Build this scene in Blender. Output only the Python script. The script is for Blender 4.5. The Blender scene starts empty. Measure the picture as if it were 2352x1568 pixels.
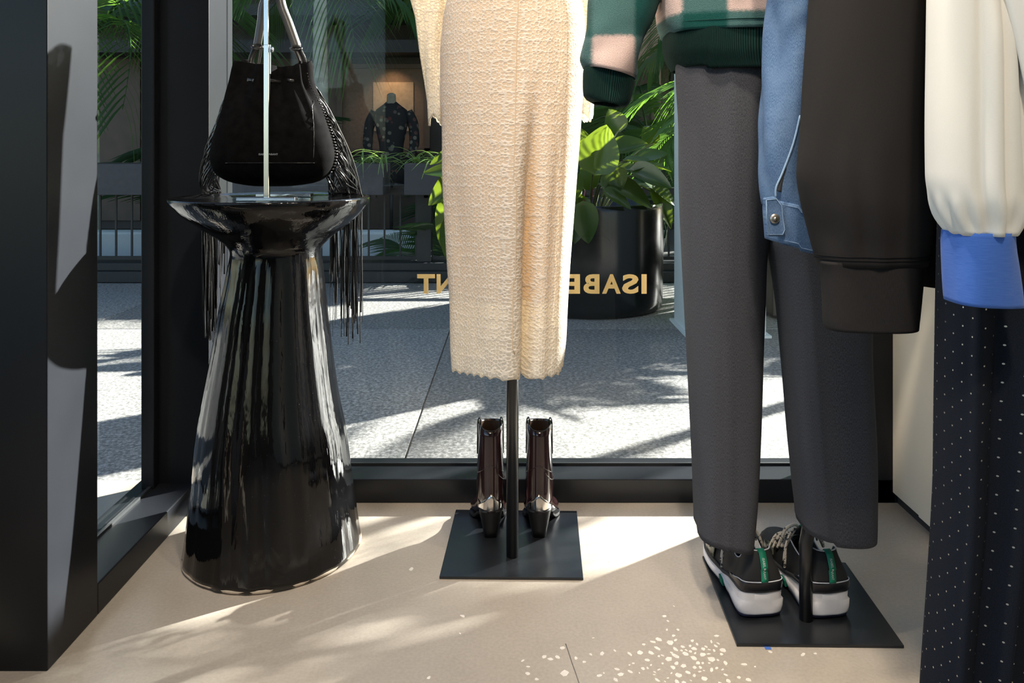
import bpy, math, random
from math import sin, cos, pi, sqrt, atan2, radians
from mathutils import Vector, Matrix, Quaternion

# ------------------------------------------------------------------ camera, sky, sun, exposure
F, CX, HY, H = 1755.0, 1176.0, 350.0, 0.90      # focal length (px of a 2352 px wide frame), horizon, eye height (m)
sc = bpy.context.scene
COL = sc.collection
cam_d = bpy.data.cameras.new('camera'); cam = bpy.data.objects.new('camera', cam_d); COL.objects.link(cam)
cam.location = (0, 0, H); cam.rotation_euler = (radians(90), 0, 0)
cam_d.sensor_width = 36.0; cam_d.lens = F / 2352 * 36; cam_d.shift_y = -(784 - HY) / 2352
cam_d.clip_start = 0.02; cam_d.clip_end = 200
sc.camera = cam

world = bpy.data.worlds.new('sky'); sc.world = world; world.use_nodes = True
wn = world.node_tree; wn.nodes.clear()
wo = wn.nodes.new('ShaderNodeOutputWorld'); wb = wn.nodes.new('ShaderNodeBackground'); ws = wn.nodes.new('ShaderNodeTexSky')
ws.sky_type = 'NISHITA'; ws.sun_disc = False; ws.sun_elevation = radians(26); ws.sun_rotation = radians(56)
ws.air_density = 1.0; ws.dust_density = 1.0; ws.ozone_density = 1.0
wb.inputs[1].default_value = 0.30
wn.links.new(ws.outputs[0], wb.inputs[0]); wn.links.new(wb.outputs[0], wo.inputs[0])

SUN_DIR = Vector((-0.83, -0.56, -0.466)).normalized()
sun_d = bpy.data.lights.new('sun_offscreen', 'SUN'); sun_d.energy = 40.0; sun_d.angle = radians(0.6); sun_d.color = (1.0, 0.965, 0.90)
sun = bpy.data.objects.new('sun_offscreen', sun_d); COL.objects.link(sun); sun.location = (8, 6, 6)
sun.rotation_euler = SUN_DIR.to_track_quat('-Z', 'Y').to_euler()

sc.view_settings.view_transform = 'Standard'; sc.view_settings.look = 'None'
sc.view_settings.exposure = 0.0; sc.view_settings.gamma = 1.0; sc.view_settings.use_curve_mapping = False
sc.cycles.use_denoising = True
sc.cycles.max_bounces = 10; sc.cycles.transparent_max_bounces = 24; sc.cycles.diffuse_bounces = 4
sc.cycles.sample_clamp_indirect = 6.0; sc.cycles.caustics_reflective = False; sc.cycles.caustics_refractive = False

# ------------------------------------------------------------------ helpers
R = random.Random(7)
def W(px, py, Y): return Vector(((px - CX) / F * Y, Y, H - (py - HY) / F * Y))
def FL(px, py, z=0.0):
    Y = F * (H - z) / (py - HY); return Vector(((px - CX) / F * Y, Y, z))
def XP(px, Y): return (px - CX) / F * Y
def ZP(py, Y): return H - (py - HY) / F * Y
def lerp(a, b, t): return a + (b - a) * t
def sstep(a, b, x):
    t = min(1, max(0, (x - a) / (b - a))); return t * t * (3 - 2 * t)
def interp(tab, x):
    """smooth (monotone-ish hermite) interpolation of rows [(x, v1, v2...)]"""
    n = len(tab)
    if x <= tab[0][0]: return tab[0][1:]
    if x >= tab[-1][0]: return tab[-1][1:]
    i = max(k for k in range(n - 1) if tab[k][0] <= x)
    x0, x1 = tab[i][0], tab[i + 1][0]; h = x1 - x0; t = (x - x0) / h
    out = []
    for c in range(1, len(tab[0])):
        p0, p1 = tab[i][c], tab[i + 1][c]; d = (p1 - p0) / h
        def tang(k):
            if k == 0 or k == n - 1: return d
            a = (tab[k][c] - tab[k - 1][c]) / (tab[k][0] - tab[k - 1][0]); b = (tab[k + 1][c] - tab[k][c]) / (tab[k + 1][0] - tab[k][0])
            return 0 if a * b <= 0 else 2 * a * b / (a + b)
        m0, m1 = tang(i), tang(i + 1)
        out.append((2*t**3 - 3*t*t + 1) * p0 + (t**3 - 2*t*t + t) * h * m0 + (-2*t**3 + 3*t*t) * p1 + (t**3 - t*t) * h * m1)
    return tuple(out)

ORIGIN = {}
def tag(o, label, cat, group=None):
    o['label'] = label; o['category'] = cat
    if group: o['group'] = group
    return o
def thing(name, label, cat, loc, group=None):
    o = bpy.data.objects.new(name, None); COL.objects.link(o); o.location = loc; o.empty_display_size = 0.05
    ORIGIN[o.name] = Vector(loc); return tag(o, label, cat, group)
def struct(o):
    o['kind'] = 'structure'; return o

class MB:
    def __init__(s): s.v = []; s.f = []; s.uv = []
    def add(s, vs, fs, uvs=None):
        b = len(s.v); s.v += [Vector(v) for v in vs]
        for k, f in enumerate(fs):
            s.f.append(tuple(b + i for i in f)); s.uv.append(uvs[k] if uvs else None)
        return s
    def box(s, x0, x1, y0, y1, z0, z1):
        vs = [(x, y, z) for z in (z0, z1) for y in (y0, y1) for x in (x0, x1)]
        return s.add(vs, [(0,2,3,1), (4,5,7,6), (0,1,5,4), (2,6,7,3), (0,4,6,2), (1,3,7,5)])
    def obox(s, c, ax, ay, az, hx, hy, hz):
        c, ax, ay, az = map(Vector, (c, ax, ay, az))
        vs = [c + ax * (hx * i) + ay * (hy * j) + az * (hz * k) for k in (-1, 1) for j in (-1, 1) for i in (-1, 1)]
        return s.add(vs, [(0,2,3,1), (4,5,7,6), (0,1,5,4), (2,6,7,3), (0,4,6,2), (1,3,7,5)])
    def loft(s, rings, closed=True, cap0=False, cap1=False, uv=None):
        n = len(rings[0]); b = len(s.v)
        for r in rings: s.v += [Vector(p) for p in r]
        m = n if closed else n - 1
        for i in range(len(rings) - 1):
            for j in range(m):
                j2 = (j + 1) % n
                s.f.append((b + i*n + j, b + i*n + j2, b + (i+1)*n + j2, b + (i+1)*n + j))
                s.uv.append([uv(i, j), uv(i, j + 1), uv(i + 1, j + 1), uv(i + 1, j)] if uv else None)
        if cap0: s.f.append(tuple(b + j for j in reversed(range(n)))); s.uv.append(None)
        if cap1: s.f.append(tuple(b + (len(rings)-1)*n + j for j in range(n))); s.uv.append(None)
        return s
    def tube(s, path, r, seg=8, sx=1.0, sy=1.0, up=None, caps=True):
        """round (or flattened sx, sy) tube along a path; r may be a list"""
        P = [Vector(p) for p in path]; n = len(P)
        T = [(P[min(i+1, n-1)] - P[max(i-1, 0)]).normalized() for i in range(n)]
        u = Vector(up) if up else (Vector((0,0,1)) if abs(T[0].z) < .9 else Vector((1,0,0)))
        a = (u - T[0] * u.dot(T[0])).normalized(); rings = []
        for i in range(n):
            a = (a - T[i] * a.dot(T[i])).normalized(); bb = T[i].cross(a)
            rr = r[i] if isinstance(r, (list, tuple)) else r
            rings.append([P[i] + a * (cos(2*pi*k/seg) * rr * sx) + bb * (sin(2*pi*k/seg) * rr * sy) for k in range(seg)])
        return s.loft(rings, True, caps, caps)
    def ribbon(s, path, side, w, t):
        """flat solid strip: side = width direction(s), w width, t thickness"""
        P = [Vector(p) for p in path]; n = len(P); rings = []
        for i in range(n):
            T = (P[min(i+1, n-1)] - P[max(i-1, 0)]).normalized()
            sd = Vector(side[i] if isinstance(side, list) else side); sd = (sd - T * sd.dot(T)).normalized(); nn = T.cross(sd)
            ww = w[i] if isinstance(w, list) else w
            rings.append([P[i] + sd * (ww/2 * a) + nn * (t/2 * c) for a, c in ((-1,-1), (1,-1), (1,1), (-1,1))])
        return s.loft(rings, True, True, True)
    def lathe(s, prof, cx, cy, seg=48, wob=None, cap0=False, cap1=False):
        rings = []
        for z, r in prof:
            rings.append([Vector((cx + (r + (wob(z, a) if wob else 0)) * cos(a), cy + (r + (wob(z, a) if wob else 0)) * sin(a), z)) for a in [2*pi*k/seg for k in range(seg)]])
        return s.loft(rings, True, cap0, cap1)
    def xform(s, fn):
        s.v = [fn(v) for v in s.v]; return s
    def build(s, name, mat, parent=None, smooth=True, bevel=0, sub=0, base=None, solid=0, angle=None):
        if parent is not None: org = ORIGIN[parent.name]
        else:
            xs = [v.x for v in s.v]; ys = [v.y for v in s.v]; zs = [v.z for v in s.v]
            org = Vector(((min(xs)+max(xs))/2, (min(ys)+max(ys))/2, min(zs))) if base is None else Vector(base)
        me = bpy.data.meshes.new(name)
        me.from_pydata([v - org for v in s.v], [], s.f)
        if any(s.uv):
            ul = me.uv_layers.new(name='UVMap'); k = 0
            for f, u in zip(s.f, s.uv):
                for q in range(len(f)):
                    if u: ul.data[k].uv = u[q]
                    k += 1
        o = bpy.data.objects.new(name, me); COL.objects.link(o)
        if mat: me.materials.append(MAT[mat] if isinstance(mat, str) else mat)
        me.validate()
        if smooth:
            me.shade_smooth()
            if angle:
                import bmesh
                bm = bmesh.new(); bm.from_mesh(me)
                for e in bm.edges:
                    if len(e.link_faces) == 2 and e.calc_face_angle(0) > radians(angle): e.smooth = False
                bm.to_mesh(me); bm.free()
        if solid:
            m = o.modifiers.new('solid', 'SOLIDIFY'); m.thickness = solid; m.offset = 0
        if bevel:
            m = o.modifiers.new('bevel', 'BEVEL'); m.width = bevel; m.segments = 2; m.limit_method = 'ANGLE'; m.angle_limit = radians(40)
        if sub:
            m = o.modifiers.new('sub', 'SUBSURF'); m.levels = sub; m.render_levels = sub
        if parent is not None:
            o.parent = parent; ORIGIN[o.name] = org
        else:
            o.location = org; ORIGIN[o.name] = org
        return o
def bez(P, n=12):
    """catmull-rom through points"""
    P = [Vector(p) for p in P]; out = []
    for i in range(len(P) - 1):
        p0, p1, p2, p3 = P[max(i-1, 0)], P[i], P[i+1], P[min(i+2, len(P)-1)]
        for k in range(n):
            t = k / n
            out.append(0.5 * ((2*p1) + (p2-p0)*t + (2*p0-5*p1+4*p2-p3)*t*t + (3*p1-p0-3*p2+p3)*t**3))
    out.append(P[-1]); return out
def text_mesh(txt, size, extrude, offset=0.0, name='letter'):
    cu = bpy.data.curves.new('t', 'FONT'); cu.body = txt; cu.size = size; cu.extrude = extrude; cu.offset = offset; cu.resolution_u = 4
    o = bpy.data.objects.new('t', cu); COL.objects.link(o)
    dg = bpy.context.evaluated_depsgraph_get(); me = bpy.data.meshes.new_from_object(o.evaluated_get(dg))
    bpy.data.objects.remove(o); bpy.data.curves.remove(cu); me.name = name
    return me

# ------------------------------------------------------------------ materials
MAT = {}
class N:
    """small node-graph helper"""
    def __init__(s, name):
        s.m = bpy.data.materials.new(name); s.m.use_nodes = True; s.t = s.m.node_tree; s.t.nodes.clear()
        s.out = s.t.nodes.new('ShaderNodeOutputMaterial'); MAT[name] = s.m
    def n(s, typ, **kw):
        x = s.t.nodes.new('ShaderNode' + typ)
        for k, v in kw.items(): setattr(x, k, v)
        return x
    def set(s, sock, v):
        if isinstance(v, bpy.types.NodeSocket): s.t.links.new(v, sock)
        elif isinstance(v, (tuple, list)) and len(v) == 3 and sock.type == 'RGBA': sock.default_value = (*v, 1)
        else: sock.default_value = v
    def math(s, op, a, b=0.0, c=None, clamp=False):
        x = s.n('Math', operation=op, use_clamp=clamp); s.set(x.inputs[0], a); s.set(x.inputs[1], b)
        if c is not None: s.set(x.inputs[2], c)
        return x.outputs[0]
    def vmath(s, op, a, b=(0,0,0)):
        x = s.n('VectorMath', operation=op); s.set(x.inputs[0], a); s.set(x.inputs[1], b)
        return x.outputs[1] if op in ('LENGTH', 'DISTANCE', 'DOT_PRODUCT') else x.outputs[0]
    def coord(s, which='Object'): return s.n('TexCoord').outputs[which]
    def map(s, vec, scale=(1,1,1), loc=(0,0,0), rot=(0,0,0)):
        x = s.n('Mapping'); s.set(x.inputs[0], vec); x.inputs['Scale'].default_value = scale; x.inputs['Location'].default_value = loc; x.inputs['Rotation'].default_value = rot
        return x.outputs[0]
    def noise(s, vec, scale, detail=3, rough=.5, dist=0):
        x = s.n('TexNoise'); s.set(x.inputs['Vector'], vec); x.inputs['Scale'].default_value = scale; x.inputs['Detail'].default_value = detail
        x.inputs['Roughness'].default_value = rough; x.inputs['Distortion'].default_value = dist; return x.outputs[0]
    def ramp(s, f, stops, interp='LINEAR'):
        x = s.n('ValToRGB'); s.set(x.inputs[0], f); cr = x.color_ramp; cr.interpolation = interp
        while len(cr.elements) < len(stops): cr.elements.new(0.5)
        for e, (p, c) in zip(cr.elements, stops):
            e.position = p; e.color = (*c, 1) if isinstance(c, (tuple, list)) else (c, c, c, 1)
        return x.outputs[0]
    def mix(s, f, a, b, blend='MIX'):
        x = s.n('Mix', data_type='RGBA', blend_type=blend); s.set(x.inputs[0], f); s.set(x.inputs[6], a); s.set(x.inputs[7], b); return x.outputs[2]
    def sm(s, a, b, x):
        y = s.n('MapRange', interpolation_type='SMOOTHSTEP'); s.set(y.inputs[0], x); s.set(y.inputs[1], a); s.set(y.inputs[2], b); return y.outputs[0]
    def bump(s, h, strength=.3, dist=.01):
        x = s.n('Bump'); x.inputs['Strength'].default_value = strength; x.inputs['Distance'].default_value = dist; s.set(x.inputs['Height'], h); return x.outputs[0]
    def pbr(s, col, rough=.5, metal=0.0, normal=None, **kw):
        x = s.n('BsdfPrincipled'); s.set(x.inputs['Base Color'], col); s.set(x.inputs['Roughness'], rough); s.set(x.inputs['Metallic'], metal)
        if normal is not None: s.set(x.inputs['Normal'], normal)
        for k, v in kw.items(): s.set(x.inputs[k.replace('_', ' ')], v)
        return x.outputs[0]
    def mixs(s, f, a, b):
        x = s.n('MixShader'); s.set(x.inputs[0], f); s.set(x.inputs[1], a); s.set(x.inputs[2], b); return x.outputs[0]
    def end(s, sh): s.t.links.new(sh, s.out.inputs[0]); return s.m

def simple(name, col, rough=.5, metal=0.0, var=0.12, vscale=30, bump=0.0, bscale=200, bdist=.002, stretch=(1,1,1), **kw):
    g = N(name); c = g.map(g.coord(), stretch); f = g.noise(c, vscale, 4)
    lo = tuple(max(0, x * (1 - var)) for x in col); hi = tuple(min(1, x * (1 + var)) for x in col)
    cc = g.ramp(f, [(.3, lo), (.7, hi)])
    nn = g.bump(g.noise(c, bscale, 2), bump, bdist) if bump else None
    return g.end(g.pbr(cc, rough, metal, nn, **kw))

# concrete floor
g = N('concrete'); c = g.coord()
f = g.noise(c, 2.2, 6, .6); f2 = g.noise(c, 11, 5, .6); f3 = g.noise(c, 160, 2)
col = g.ramp(f, [(.32, (.375, .325, .275)), (.55, (.445, .390, .328)), (.72, (.475, .43, .375))])
col = g.mix(g.math('MULTIPLY', g.sm(.45, .8, f2), .35), col, (.40, .36, .31))
col = g.mix(.12, col, g.ramp(f3, [(.3, (.2, .18, .15)), (.7, (.65, .6, .53))]))
g.end(g.pbr(col, g.ramp(f2, [(.3, .30), (.7, .42)]), 0, g.bump(f3, .06, .001), Specular_IOR_Level=.45))
simple('chip', (.80, .75, .68), .35, var=.08, vscale=90)
simple('joint', (.16, .15, .14), .7)
# granite paving
for nm, k in (('granite_light', 1.0), ('granite_dark', .76)):
    g = N(nm); c = g.coord(); f = g.noise(c, 75, 3, .7); f2 = g.noise(c, 1.3, 4)
    col = g.ramp(f, [(.32, (.075*k, .073*k, .068*k)), (.5, (.235*k, .230*k, .217*k)), (.68, (.54*k, .52*k, .495*k))])
    col = g.mix(g.math('MULTIPLY', f2, .3), col, (.19*k, .195*k, .19*k))
    g.end(g.pbr(col, .62, 0, g.bump(f, .15, .002)))
simple('black_metal', (.013, .0142, .0175), .32, var=.10, vscale=8, bump=.05, bscale=600, bdist=.0006, Specular_IOR_Level=.26)
simple('black_plate', (.012, .0135, .016), .30, var=.2, vscale=14, Specular_IOR_Level=.5)
simple('wall_plaster', (.80, .71, .585), .6, var=.02, vscale=6)
simple('ceiling_white', (.72, .70, .67), .8, var=.03)
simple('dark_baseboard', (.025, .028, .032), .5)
simple('room_wall', (.22, .18, .145), .7, var=.06, vscale=4)
# glass: thin pane, reflection by viewing angle
g = N('window_glass'); lw = g.n('LayerWeight'); lw.inputs[0].default_value = .5
fr = g.math('ADD', g.math('MULTIPLY', g.math('POWER', lw.outputs['Facing'], 5.0), .9), .024)
tr = g.n('BsdfTransparent'); tr.inputs[0].default_value = (.95, .97, .965, 1)
gl = g.n('BsdfGlossy'); gl.inputs['Roughness'].default_value = 0.0; gl.inputs[0].default_value = (1, 1, 1, 1)
dirt = g.math('MULTIPLY', g.sm(.66, .78, g.noise(g.coord(), 380, 2)), .10)
df = g.n('BsdfDiffuse'); df.inputs[0].default_value = (.7, .72, .72, 1)
g.end(g.mixs(g.math('MULTIPLY', dirt, g.sm(.45, .7, g.noise(g.coord(), 2.5, 3))), g.mixs(fr, tr.outputs[0], gl.outputs[0]), df.outputs[0]))
simple('gold_vinyl', (.86, .58, .26), .5, 0.1, var=.04)
# glazed ceramic
g = N('black_glaze'); c = g.coord(); st = g.map(c, (26, 26, 2.2)); st2 = g.map(c, (70, 70, 9))
h = g.math('ADD', g.math('MULTIPLY', g.noise(st, 1, 4, .6), 1.0), g.math('MULTIPLY', g.noise(st2, 1, 3), .25))
sp = g.sm(.70, .78, g.noise(c, 260, 2))
g.end(g.pbr(g.mix(g.math('MULTIPLY', sp, .35), (.0045, .0045, .005), (.10, .09, .08)), g.math('ADD', g.math('MULTIPLY', sp, .15), .05), 0, g.bump(h, .30, .005), Specular_IOR_Level=.42))
simple('raw_clay', (.50, .42, .33), .8, bump=.4, bscale=300)
simple('chrome', (.78, .79, .82), .16, 1.0, var=.02)
simple('suede', (.0050, .0048, .0051), .95, var=.35, vscale=60, bump=.25, bscale=500, bdist=.001, Specular_IOR_Level=.04)
simple('black_leather', (.016, .0155, .016), .26, var=.2, bump=.1, bscale=700, bdist=.0005, Coat_Weight=.3)
simple('strap_leather', (.05, .048, .046), .33, var=.15, bump=.15, bscale=700, bdist=.0005)
simple('bag_lining', (.55, .50, .46), .6, var=.1)
simple('silver_print', (.45, .45, .47), .4, .6, var=.02)

def crochet(name, colA, hole_amt):
    g = N(name); uv = g.coord('UV'); s = g.vmath('MULTIPLY', uv, (1/.0215, 1/.0215, 1))
    s = g.vmath('ADD', s, g.vmath('MULTIPLY', g.n('TexNoise').outputs[1], (.0, .0, 0)))
    vo = g.n('TexVoronoi', voronoi_dimensions='2D', feature='F1'); g.set(vo.inputs['Vector'], s); vo.inputs['Scale'].default_value = 1; vo.inputs['Randomness'].default_value = .35
    d = g.vmath('SUBTRACT', s, vo.outputs['Position']); sep = g.n('SeparateXYZ'); g.set(sep.inputs[0], d)
    r = g.math('SQRT', g.math('ADD', g.math('MULTIPLY', sep.outputs[0], sep.outputs[0]), g.math('MULTIPLY', sep.outputs[1], sep.outputs[1])))
    th = g.math('ARCTAN2', sep.outputs[1], sep.outputs[0])
    a = g.math('SUBTRACT', g.math('PINGPONG', g.math('ADD', th, 10.0), pi/6), 0.0)
    px = g.math('SUBTRACT', g.math('MULTIPLY', r, g.math('COSINE', a)), .345); py = g.math('MULTIPLY', r, g.math('SINE', a))
    dp = g.math('SQRT', g.math('ADD', g.math('MULTIPLY', px, px), g.math('MULTIPLY', py, py)))
    dh = g.math('MINIMUM', g.math('SUBTRACT', r, .085), g.math('SUBTRACT', dp, .09))
    ve = g.n('TexVoronoi', voronoi_dimensions='2D', feature='DISTANCE_TO_EDGE'); g.set(ve.inputs['Vector'], s); ve.inputs['Scale'].default_value = 1; ve.inputs['Randomness'].default_value = .35
    small = g.n('TexVoronoi', voronoi_dimensions='2D', feature='F1'); g.set(small.inputs['Vector'], s); small.inputs['Scale'].default_value = 3.0; small.inputs['Randomness'].default_value = .7
    dh2 = g.math('SUBTRACT', small.outputs['Distance'], .16)
    dh = g.math('MINIMUM', dh, g.math('MULTIPLY', dh2, .6))
    hole = g.math('SUBTRACT', 1.0, g.sm(.0, .05, dh))
    hgt = g.math('ADD', g.sm(0.0, .16, dh), g.math('MULTIPLY', g.noise(g.vmath('MULTIPLY', uv, (700, 700, 1)), 1, 2), .5))
    nrm = g.bump(hgt, .45, .0025)
    ds = g.n('BsdfDiffuse'); g.set(ds.inputs[0], colA); g.set(ds.inputs['Normal'], nrm)
    ts = g.n('BsdfTranslucent'); ts.inputs[0].default_value = (.88, .77, .58, 1)
    body = g.mixs(.40, ds.outputs[0], ts.outputs[0]); tp = g.n('BsdfTransparent')
    g.end(g.mixs(g.math('MULTIPLY', hole, hole_amt), body, tp.outputs[0]))
crochet('crochet', (.92, .885, .835), .45)
g = N('slip'); ds = g.n('BsdfDiffuse'); ds.inputs[0].default_value = (.93, .85, .72, 1); ts = g.n('BsdfTranslucent'); ts.inputs[0].default_value = (.92, .74, .47, 1)
g.end(g.mixs(.55, ds.outputs[0], ts.outputs[0]))

# checked wool (uv in metres), band period P
def plaid(name, ou, ov, P):
    g = N(name); uv = g.coord('UV'); nz = g.n('TexNoise'); g.set(nz.inputs['Vector'], uv); nz.inputs['Scale'].default_value = 260; nz.inputs['Detail'].default_value = 2
    uvd = g.vmath('ADD', uv, g.vmath('MULTIPLY', g.vmath('SUBTRACT', nz.outputs[1], (.5,.5,.5)), (.007, .007, 0)))
    sep = g.n('SeparateXYZ'); g.set(sep.inputs[0], uvd)
    def band(x, o):
        t = g.math('PINGPONG', g.math('ADD', g.math('DIVIDE', x, P), o + 10), .5)
        return g.sm(.215, .285, t)
    s_ = g.math('ADD', band(sep.outputs[0], ou), band(sep.outputs[1], ov))
    col = g.ramp(g.math('MULTIPLY', s_, .5), [(0.0, (.50, .375, .345)), (.5, (.050, .118, .118)), (1.0, (.001, .052, .047))])
    fz = g.noise(g.vmath('MULTIPLY', uv, (1, 2.2, 1)), 420, 3)
    col = g.mix(.35, col, g.ramp(fz, [(.25, (.0, .0, .0)), (.75, (1, 1, 1))]), 'SOFT_LIGHT')
    g.end(g.pbr(col, .95, 0, g.bump(fz, .5, .002), Sheen_Weight=.08, Sheen_Roughness=.6, Specular_IOR_Level=.15))
plaid('plaid_body', 0, 0, .1)   # replaced below with fitted offsets
def rib(name, col, period, axis=0, depth=.002):
    g = N(name); uv = g.coord('UV'); sep = g.n('SeparateXYZ'); g.set(sep.inputs[0], uv)
    w = g.math('SINE', g.math('MULTIPLY', sep.outputs[axis], 2*pi/period)); f = g.noise(uv, 600, 2)
    g.end(g.pbr(g.mix(g.math('MULTIPLY', f, .25), col, tuple(min(1, x * 2) for x in col)), .95, 0, g.bump(w, 1.0, depth), Specular_IOR_Level=.15))
rib('green_rib', (.006, .030, .026), .0036)
def woven(name, colA, colB, sx, sy, bump=.25, sheen=.15, rough=.9):
    g = N(name); uv = g.coord('UV')
    f = g.noise(g.vmath('MULTIPLY', uv, (sx, sy, 1)), 1, 3, .7); f2 = g.noise(g.vmath('MULTIPLY', uv, (25, 6, 1)), 1, 3)
    col = g.ramp(f, [(.30, colA), (.70, colB)]); col = g.mix(g.math('MULTIPLY', f2, .35), col, colA)
    g.end(g.pbr(col, rough, 0, g.bump(f, bump, .0015), Sheen_Weight=sheen, Specular_IOR_Level=.2))
woven('grey_wool', (.023, .025, .033), (.106, .107, .121), 1500, 260, .35, 0)
woven('sweat_jersey', (.017, .0155, .0155), (.028, .0245, .024), 700, 1800, .12, 0)
woven('sweat_rib', (.016, .0145, .015), (.028, .0245, .024), 1800, 120, .25, 0)
woven('cream_jersey', (.80, .765, .70), (.86, .83, .77), 500, 1500, .06)
woven('blue_rib', (.045, .13, .50), (.085, .20, .60), 60, 1400, .2)
woven('white_cotton', (.86, .85, .82), (.90, .89, .86), 800, 800, .06)
woven('black_cloth', (.006, .006, .007), (.010, .009, .0095), 700, 700, .1, 0)
# denim: twill lines
g = N('denim'); uv = g.coord('UV'); r45 = g.map(uv, (1500, 300, 1), (0,0,0), (0, 0, radians(45)))
tw = g.noise(r45, 1, 2, .6); wash = g.noise(uv, 22, 4, .6)
col = g.ramp(tw, [(.3, (.022, .060, .150)), (.7, (.15, .24, .40))]); col = g.mix(g.math('MULTIPLY', g.sm(.35, .75, wash), .4), col, (.17, .265, .42))
g.end(g.pbr(col, .9, 0, g.bump(tw, .3, .0012), Specular_IOR_Level=.2))
simple('denim_stitch', (.16, .25, .40), .8)
simple('denim_edge', (.22, .33, .48), .9, bump=.3)
simple('pewter', (.45, .42, .38), .35, .9)
# navy cloth with metallic dots
g = N('dotted_cloth'); uv = g.coord('UV'); s = g.vmath('MULTIPLY', uv, (1/.030, 1/.0235, 1))
def dots(off):
    fr_ = g.vmath('FRACTION', g.vmath('ADD', s, off)); d = g.vmath('SUBTRACT', fr_, (.5, .5, 0)); sp_ = g.n('SeparateXYZ'); g.set(sp_.inputs[0], d)
    x = g.math('MULTIPLY', sp_.outputs[0], .030); y = g.math('MULTIPLY', sp_.outputs[1], .0235)
    return g.math('SQRT', g.math('ADD', g.math('MULTIPLY', x, x), g.math('MULTIPLY', y, y)))
dd = g.math('MINIMUM', dots((0, 0, .0)), dots((.5, .5, .0)))
dot = g.math('LESS_THAN', dd, .0011); f = g.noise(g.vmath('MULTIPLY', uv, (900, 900, 1)), 1, 2)
base = g.pbr(g.ramp(f, [(.3, (.006, .008, .014)), (.7, (.014, .0175, .026))]), .92, 0, g.bump(f, .2, .001), Specular_IOR_Level=.15)
g.end(g.mixs(dot, base, g.pbr((.62, .58, .52), .35, .9)))
# boots and sneakers
simple('boot_leather', (.022, .008, .009), .16, var=.25, vscale=12, Coat_Weight=.8, Coat_Roughness=.06)
simple('boot_metal', (.62, .60, .57), .18, 1.0, var=.05)
simple('boot_heel', (.008, .0078, .008), .42)
simple('boot_lining', (.12, .075, .05), .7)
simple('rubber_white', (.70, .685, .70), .55, var=.03)
simple('rubber_navy', (.006, .007, .03), .6)
simple('shoe_black', (.010, .010, .011), .72, bump=.15, bscale=900, bdist=.0005)
simple('shoe_gloss', (.008, .0085, .012), .28)
simple('welt_mesh', (.035, .035, .036), .85, bump=.8, bscale=1400, bdist=.0008)
simple('piping', (.55, .56, .62), .5)
simple('green_tape', (.0, .17, .095), .65, bump=.2, bscale=1200, bdist=.0004)
simple('print_white', (.75, .78, .76), .5)
g = N('lace'); c = g.coord(); f = g.noise(c, 190, 2)
g.end(g.pbr(g.ramp(f, [(.40, (.03, .03, .035)), (.46, (.55, .51, .45))]), .8))
g = N('camo_mesh'); c = g.coord(); f = g.noise(c, 70, 3); g.end(g.pbr(g.ramp(f, [(.46, (.008, .008, .009)), (.56, (.16, .17, .13))]), .3))
simple('shoe_lining', (.05, .05, .05), .9)
# outdoors
simple('planter_black', (.006, .0065, .007), .2, var=.15, vscale=5)
simple('soil', (.03, .022, .016), .95, bump=.6, bscale=80, bdist=.02)
simple('rail_black', (.018, .020, .022), .5)
simple('trough_grey', (.036, .038, .046), .55)
simple('white_paint', (.55, .60, .62), .6, var=.04, vscale=3)
simple('column_paint', (.70, .735, .71), .6, var=.04, vscale=3)
simple('dark_clad', (.042, .031, .025), .5, var=.15, vscale=6)
simple('brown_clad', (.11, .070, .048), .55, var=.15, vscale=6)
simple('grey_fascia', (.036, .034, .031), .6)
simple('timber', (.30, .20, .125), .6, var=.25, vscale=9, stretch=(1, 1, .12))
simple('brass_post', (.42, .31, .15), .4, .3)
simple('warm_niche', (.17, .105, .066), .7)
simple('niche_board', (.42, .29, .18), .7)
simple('pot_plant_stem', (.10, .12, .04), .6)
simple('red_stem', (.16, .03, .03), .5)
simple('palm_trunk', (.36, .37, .33), .7, var=.2, vscale=5, stretch=(1, 1, 4))
def leafmat(name, colA, colB, trans, tw=.5, rough=.35):
    g = N(name); oi = g.n('ObjectInfo'); f = g.noise(g.coord(), 9, 3)
    fac = g.math('ADD', g.math('MULTIPLY', oi.outputs['Random'], .6), g.math('MULTIPLY', f, .4))
    col = g.mix(fac, colA, colB); p = g.pbr(col, rough, 0, None, Specular_IOR_Level=.4)
    t = g.n('BsdfTranslucent'); g.set(t.inputs[0], trans); g.end(g.mixs(tw, p, t.outputs[0]))
leafmat('palm_leaf', (.016, .058, .014), (.05, .12, .028), (.15, .31, .035), .40)
leafmat('palm_leaf_dark', (.012, .045, .018), (.03, .085, .03), (.10, .24, .05), .35)
leafmat('broad_leaf', (.014, .045, .008), (.045, .090, .014), (.24, .34, .02), .36, .25)
leafmat('spider_leaf', (.10, .20, .05), (.22, .33, .12), (.30, .45, .10), .40)
# floral print
g = N('floral'); v = g.n('TexVoronoi'); g.set(v.inputs['Vector'], g.coord()); v.inputs['Scale'].default_value = 16
f = g.math('LESS_THAN', v.outputs['Distance'], .34); cc = g.ramp(v.outputs['Color'], [(.2, (.10, .02, .02)), (.5, (.10, .11, .09)), (.8, (.18, .15, .12))])
g.end(g.pbr(g.mix(f, (.008, .008, .010), cc), .8))
simple('mannequin_linen', (.30, .26, .20), .8)
simple('lamp_white', (.7, .7, .68), .4)

# ------------------------------------------------------------------ the room
SILL_Y, GLASS_Y, SILL_Z = 1.962, 2.055, 0.0615
LX, LGX, RX = -0.806, -0.907, 0.978
floor = struct(MB().box(-1.25, 1.02, -4.0, 2.10, -0.08, 0.0).build('floor', 'concrete', smooth=False, base=(0, 0, 0)))
floor['label'] = 'pale polished concrete floor with scattered white terrazzo chips'
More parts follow.
